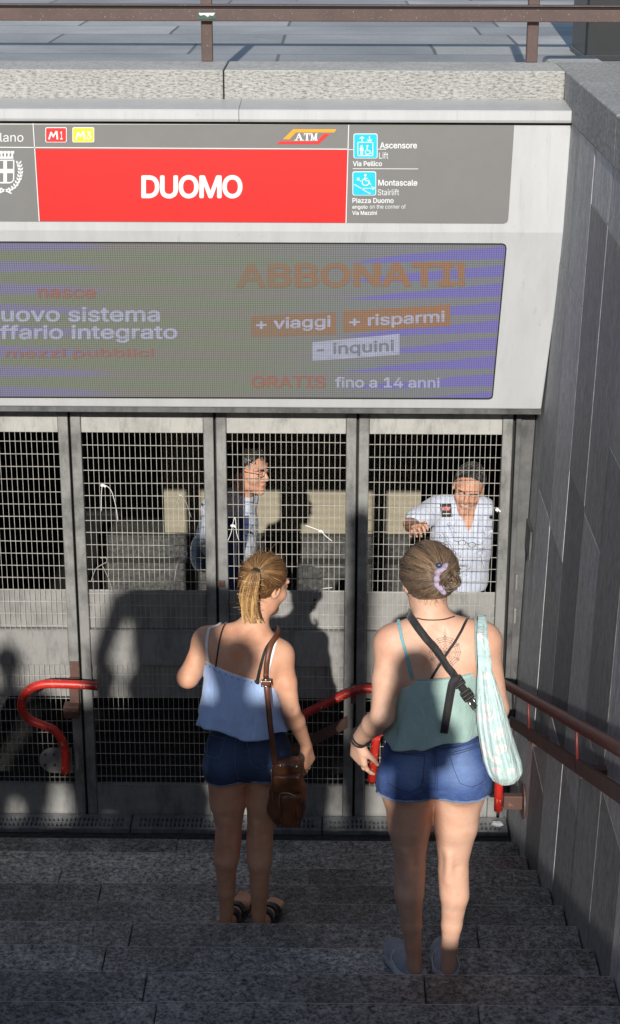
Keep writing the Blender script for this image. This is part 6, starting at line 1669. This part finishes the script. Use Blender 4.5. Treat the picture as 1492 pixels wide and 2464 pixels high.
def build_man_vest():
    t = thing('person', 'bespectacled dark haired man in a navy vest over a pale shirt, in profile', 'person', (W(560, 1270, 9.1).x, 9.1, 0), 'men behind the gate')
    Y = 9.08; B = Field((-1.0, 8.6, -.02), (.05, 9.7, 2.05), .0055)
    hc = A3(W(598, 1126, Y)); f = unit(V3(.86, -.48, -.10)); P, R = head(B, hc, f, (0, 0, 1), 1.12); ff, uu, r_ = frame(f)
    nb = A3(W(580, 1205, Y+.02)); ch = A3(W(556, 1275, Y+.03)); wa = A3(W(556, 1370, Y+.03)); pe = wa+V3(0, 0, -.18)
    B.cap(nb+V3(-.01, 0, -.03), hc+V3(-.01, 0.01, -.05), .060, .060, .02); rr3 = [r_, ff, uu]
    B.ell(ch, (.16, .11, .19), rr3, .05); shR = ch+r_*.17+V3(0, 0, .14); shL = ch-r_*.17+V3(0, 0, .14); shR = A3(W(520, 1222, Y-.10)); eR = A3(W(510, 1325, Y-.08)); wR = A3(W(526, 1400, Y-.14)); B.cap(shR, eR, .05, .043, .02); B.cap(eR, wR, .042, .03, .015)
    hand(B, wR, V3(.2, -.1, -1), V3(1, 0, 0), -1, (.3, .4, .5, .6), 1.05)
    B.obj('body', M['skinman'], t, 1); eyes(P, t, 1.12)
    S1 = Field((-1.0, 8.6, .2), (.05, 9.7, 1.85), .005)
    S1.ell(ch, (.178, .128, .21), rr3, .05); S1.cap(ch, wa+V3(0, 0, -.06), .155, .150, .05, flat=(ff, .80)); S1.cap(shR, ch-r_*.15+V3(0, 0, .14), .078, .075, .05); S1.cap(shR, shR*.12+eR*.88, .072, .070, .03); S1.cap(nb+V3(-.01, 0, -.04), nb+V3(-.004, 0, .015), .076, .074, .03)
    rr = random.Random(3)
    for i in range(8):
        p = shR*.5+eR*.5+V3(rr.uniform(-.05, .05), -.07, rr.uniform(-.13, .13)); S1.cap(p, p+V3(rr.uniform(-.05, .05), 0, rr.uniform(-.08, .02)), .010, .004, .02)
    S1.plane(wa+V3(0, 0, -.10), (0, 0, -1)); sh = S1.obj('shirt', M['shirt'], t, 1)
    Vf = S1.copy(); Vf.F = Vf.F-.009; x0 = W(596, 1270, Y).x; xa = W(549, 1270, Y).x
    Vf.plane((W(600, 1260, 8.95).x, 8.95, 1.3), unit(V3(.95, .25, -.18))); Vf.plane((W(540, 1240, 8.95).x, 8.95, 1.4), unit(V3(-.95, 0, -.05))); Vf.plane(nb+V3(0, 0, -.02), unit(V3(.5, -.3, 1)))
    v = Vf.obj('vest', M['vest'], t, 1)
    bm = bmesh.new()
    for xx, wd in ((570, .015),):
        Pq = [Vf.hit(CAMP, ray(xx+(y-1170)*-.012, y), .001) for y in range(1168, 1370, 16)]; Pq = [Vector(p) for p in Pq if p is not None]
        if len(Pq) > 2: ribbon(bm, Pq, [Vf.grad(p) for p in Pq], wd, .002)
    obj('vest_stripe', bm, M['shirt'], v)
    Tf = Field((-1.0, 8.6, -.01), (.1, 9.7, .95), .008); Tf.ell(pe, (.16, .125, .17), rr3, .03)
    for sx in (-1, 1): p = pe+r_*.085*sx; q = pe+r_*.10*sx; Tf.cap(p+V3(0, 0, -.04), V3(q[0], q[1], .08), .092, .062, .01); Tf.cap(V3(q[0], q[1], .045), V3(q[0]+ff[0]*.15, q[1]+ff[1]*.15, .04), .044, .040, .01)
    Tf.plane((0, 0, .003), (0, 0, -1)); Tf.obj('trousers', M['trous'], t, 1)
    # glasses
    bm = bmesh.new()
    for sx in (-1, 1):
        tube(bm, [Vector(P(sx*.033+.021*math.cos(a), .104-.012*abs(sx*.033+.021*math.cos(a))/.05, .003+.016*math.sin(a))) for a in np.linspace(0, 6.3, 20)], .0016, 6)
        tube(bm, [Vector(P(sx*.054, .092, .008)), Vector(P(sx*.078, .03, .010)), Vector(P(sx*.082, -.012, .004))], .002, 6)
    tube(bm, [Vector(P(-.012, .104, .006)), Vector(P(0, .107, .009)), Vector(P(.012, .104, .006))], .0016, 6); obj('glasses', bm, M['buckle'], t, True)
    hcn = hc+R[2]*.028-R[1]*.020; rr_ = V3(.092, .112, .112); keep = lambda q: q[2] > -.48+1.0*max(0, q[1]+.15) and q[1] < .86
    F = haircap(B, 'h', hcn, R, rr_*.97, [((0, -.15, -.48), (0, 1.0, -1))], None, t); V, Q = F.mesh(1); ps = []; rs = []; ts = []
    while len(ps) < 1000:
        q = unit(RNG.normal(size=3))
        if not keep(q): continue
        tt = np.linspace(0, 1, 6)[:, None]; dr = unit(V3(RNG.normal()*.3, .5+RNG.normal()*.3, -.25+RNG.normal()*.25)); D = q+dr*tt*.32; ps.append(hcn+(D/np.linalg.norm(D, axis=1, keepdims=True)*(1+.06*np.sin(tt*2.6))*rr_)@np.array(R)); rs.append(np.full(6, .0016)*np.linspace(1, .4, 6)); ts.append(np.clip(.35+.25*RNG.normal(), 0, 1))
    V, Q, T = join([(V, Q, np.full(len(V), .2)), strands(ps, rs, ts)]); link('hair', npmesh('hair', V, Q, True, {'tint': T}), M['hairC'], t)
    # canvas bag at his back
    c = A3(W(477, 1330, Y+.02)); G = Field(c-.2, c+.2, .006); G.ell(c, (.045, .07, .10), None, .02); G.ell(c+V3(.035, 0, -.03), (.055, .07, .08), None, .03)
    bt = thing('backpack', 'washed blue canvas bag behind the elbow in the pale shirt sleeve', 'bag', tuple(c+V3(0, 0, -.11)))
    G.obj('bag_body', M['bluebag'], bt, 2)
    bm = bmesh.new(); P2 = [c+V3(.0, -.02, .09), c+V3(.012, .02, .16), A3(W(500, 1212, Y+.04)), A3(W(512, 1194, Y+.08))]; P2 = smooth_path([Vector(p) for p in P2], 6)
    ribbon(bm, P2, [V3(0, -1, .2)]*len(P2), .022, .004); obj('strap', bm, M['bluebag'], bt)
build_man_vest()

# ------------------------------------------------------------------ people at the head of the stairs, behind the camera
def bystander(x, y, z, hgt, label, yaw=0, arms=0, shirt=(.3, .3, .32), wide=1.0):
    k = hgt/1.72; t = thing('person', label, 'person', (x, y, z), 'people at the head of the stairs')
    B = Field((x-.55, y-.45, z-.01), (x+.55, y+.55, z+hgt+.06), .013); o = V3(x, y, z)
    p = lambda a, b, c: o+k*V3(a*wide if c < 1.42 else a, b, c)
    for s_ in (-1, 1):
        B.cap(p(s_*.09, 0, .86), p(s_*.10, .01, .47), .085*k*wide, .055*k, .012); B.cap(p(s_*.10, .01, .47), p(s_*.105, -.01, .08), .055*k, .04*k, .012); B.cap(p(s_*.105, -.03, .035), p(s_*.12, .16, .03), .038*k, .036*k, .01)
    B.ell(p(0, 0, .92), k*V3(.165*wide, .12, .14), None, .03); B.cap(p(0, 0, .95), p(0, .01, 1.22), .13*k*wide, .14*k*wide, .04, flat=((0, 1, 0), .75)); B.cap(p(-.13, 0, 1.38), p(.13, 0, 1.38), .075*k, .075*k, .04)
    for s_ in (-1, 1):
        if arms: e = p(s_*.19, .16, 1.22); w_ = p(s_*.07, .12, 1.48)
        else: e = p(s_*.24, -.02, 1.12); w_ = p(s_*.25, .10, .88)
        B.cap(p(s_*.18, 0, 1.38), e, .055*k, .045*k, .02); B.cap(e, w_, .042*k, .03*k, .02)
        hand(B, w_, unit(w_-e), V3(-s_, 0, 0), 1, (.6, .7, .8, .9), k)
    B.cap(p(0, 0, 1.42), p(0, .01, 1.54), .055*k, .055*k, .02); head(B, p(0, .01, 1.605), (math.sin(yaw), math.cos(yaw), -.1), sc=k)
    B.obj('body', M['skin'], t, 1)
    G = Field((x-.55, y-.45, z+.75*k), (x+.55, y+.55, z+1.5*k), .014); G.ell(p(0, 0, .95), k*V3(.185*wide, .14, .16), None, .03); G.cap(p(0, 0, .95), p(0, .01, 1.22), .148*k*wide, .158*k*wide, .04, flat=((0, 1, 0), .78)); G.cap(p(-.14, 0, 1.37), p(.14, 0, 1.37), .092*k, .092*k, .04)
    G.obj('shirt', plain('casual shirt', shirt, .85), t, 1)
    H = Field(p(0, 0, 1.62)-.16, p(0, 0, 1.62)+.16, .012); H.ell(p(0, -.012, 1.635), k*V3(.086, .102, .095), None, 0); H.plane(p(0, .02, 1.62), unit(V3(0, 1, -.8))); H.obj('hair', M['hairC'], t, 1)
def behind(x, y, Y, yc):
    q = A3(W(x, y, Y)); t_ = (yc-q[1])/SD.y; return q+t_*A3(SD)
def ground_at(y):
    n = math.floor((YN0-y)/RUN); return ZST if y < ny(NST-1) else nz(max(0, math.ceil((YN0-y)/RUN)-1))
def place(px, py, Y, yc, label, **kw):
    c = behind(px, py, Y, yc); g = ground_at(yc); h = (c[2]-g)/1.605*1.72
    bystander(c[0], yc, g+.002, h, label, **kw); return h, c, g

def build_shade_upstand():  # unseen upstand, added so its shadow covers the gate foot
    bm = bmesh.new(); y = ny(NST)-.03; x = XL
    while x < .9:
        b = min(x+1.3, .95); bbox_bev(bm, (x+.002, y-.42, ZST+.002), (b-.002, y-.002, ZST+.24), .012); x = b
    tag(obj('kerb_stone', bm, M['copingdark']), 'added unseen upstand shading the gate foot, at the stair head behind the camera', 'kerb')
build_shade_upstand()
place(452, 1338, 8.23, -.75, 'tall broad onlooker behind the camera whose shadow falls on the gate', shirt=(.5, .1, .1), wide=1.7)
place(570, 1604, 5.88, -2.2, 'onlooker behind the camera whose head shades the bare back in the blue top', shirt=(.1, .2, .4), wide=.95)
place(412, 1672, 8.23, -2.75, 'onlooker in dark clothes on the plaza behind the camera, half hidden', shirt=(.1, .1, .12), wide=1.25)
place(252, 1640, 8.23, -2.45, 'short onlooker on the plaza behind the camera, between taller people', shirt=(.4, .4, .2), wide=1.35)
place(20, 1600, 8.23, -2.3, 'onlooker on the plaza behind the camera, farthest to the left', shirt=(.2, .3, .2), wide=1.15)
place(596, 1800, 5.95, -1.98, 'small child on the plaza edge behind the camera', shirt=(.5, .4, .2), wide=1.6)
place(730, 1745, 8.23, -2.1, 'child in grey on the plaza edge behind the camera', shirt=(.3, .3, .3), wide=1.3)
bystander(-.035, -.36, nz(20)+.002, 1.53, 'photographer standing on the upper steps with raised arms', arms=1, shirt=(.25, .25, .3), wide=.55)
def sign_post():
    c = behind(868, 1262, 8.23, -1.95); t = thing('sign_post', 'slim dark post on the plaza behind the camera at the head of the stairs', 'post', (c[0], -1.95, ZST))
    bm = bmesh.new(); bbox_bev(bm, (c[0]-.07, -2.01, ZST+.002), (c[0]+.07, -1.89, c[2]-.05), .008); obj('pole', bm, M['pedestal'], t)
    bm = bmesh.new(); bmesh.ops.create_uvsphere(bm, u_segments=20, v_segments=12, radius=.085, matrix=Matrix.Translation((c[0], -1.95, c[2]))); obj('cap', bm, M['pedestal'], t, True)
sign_post()
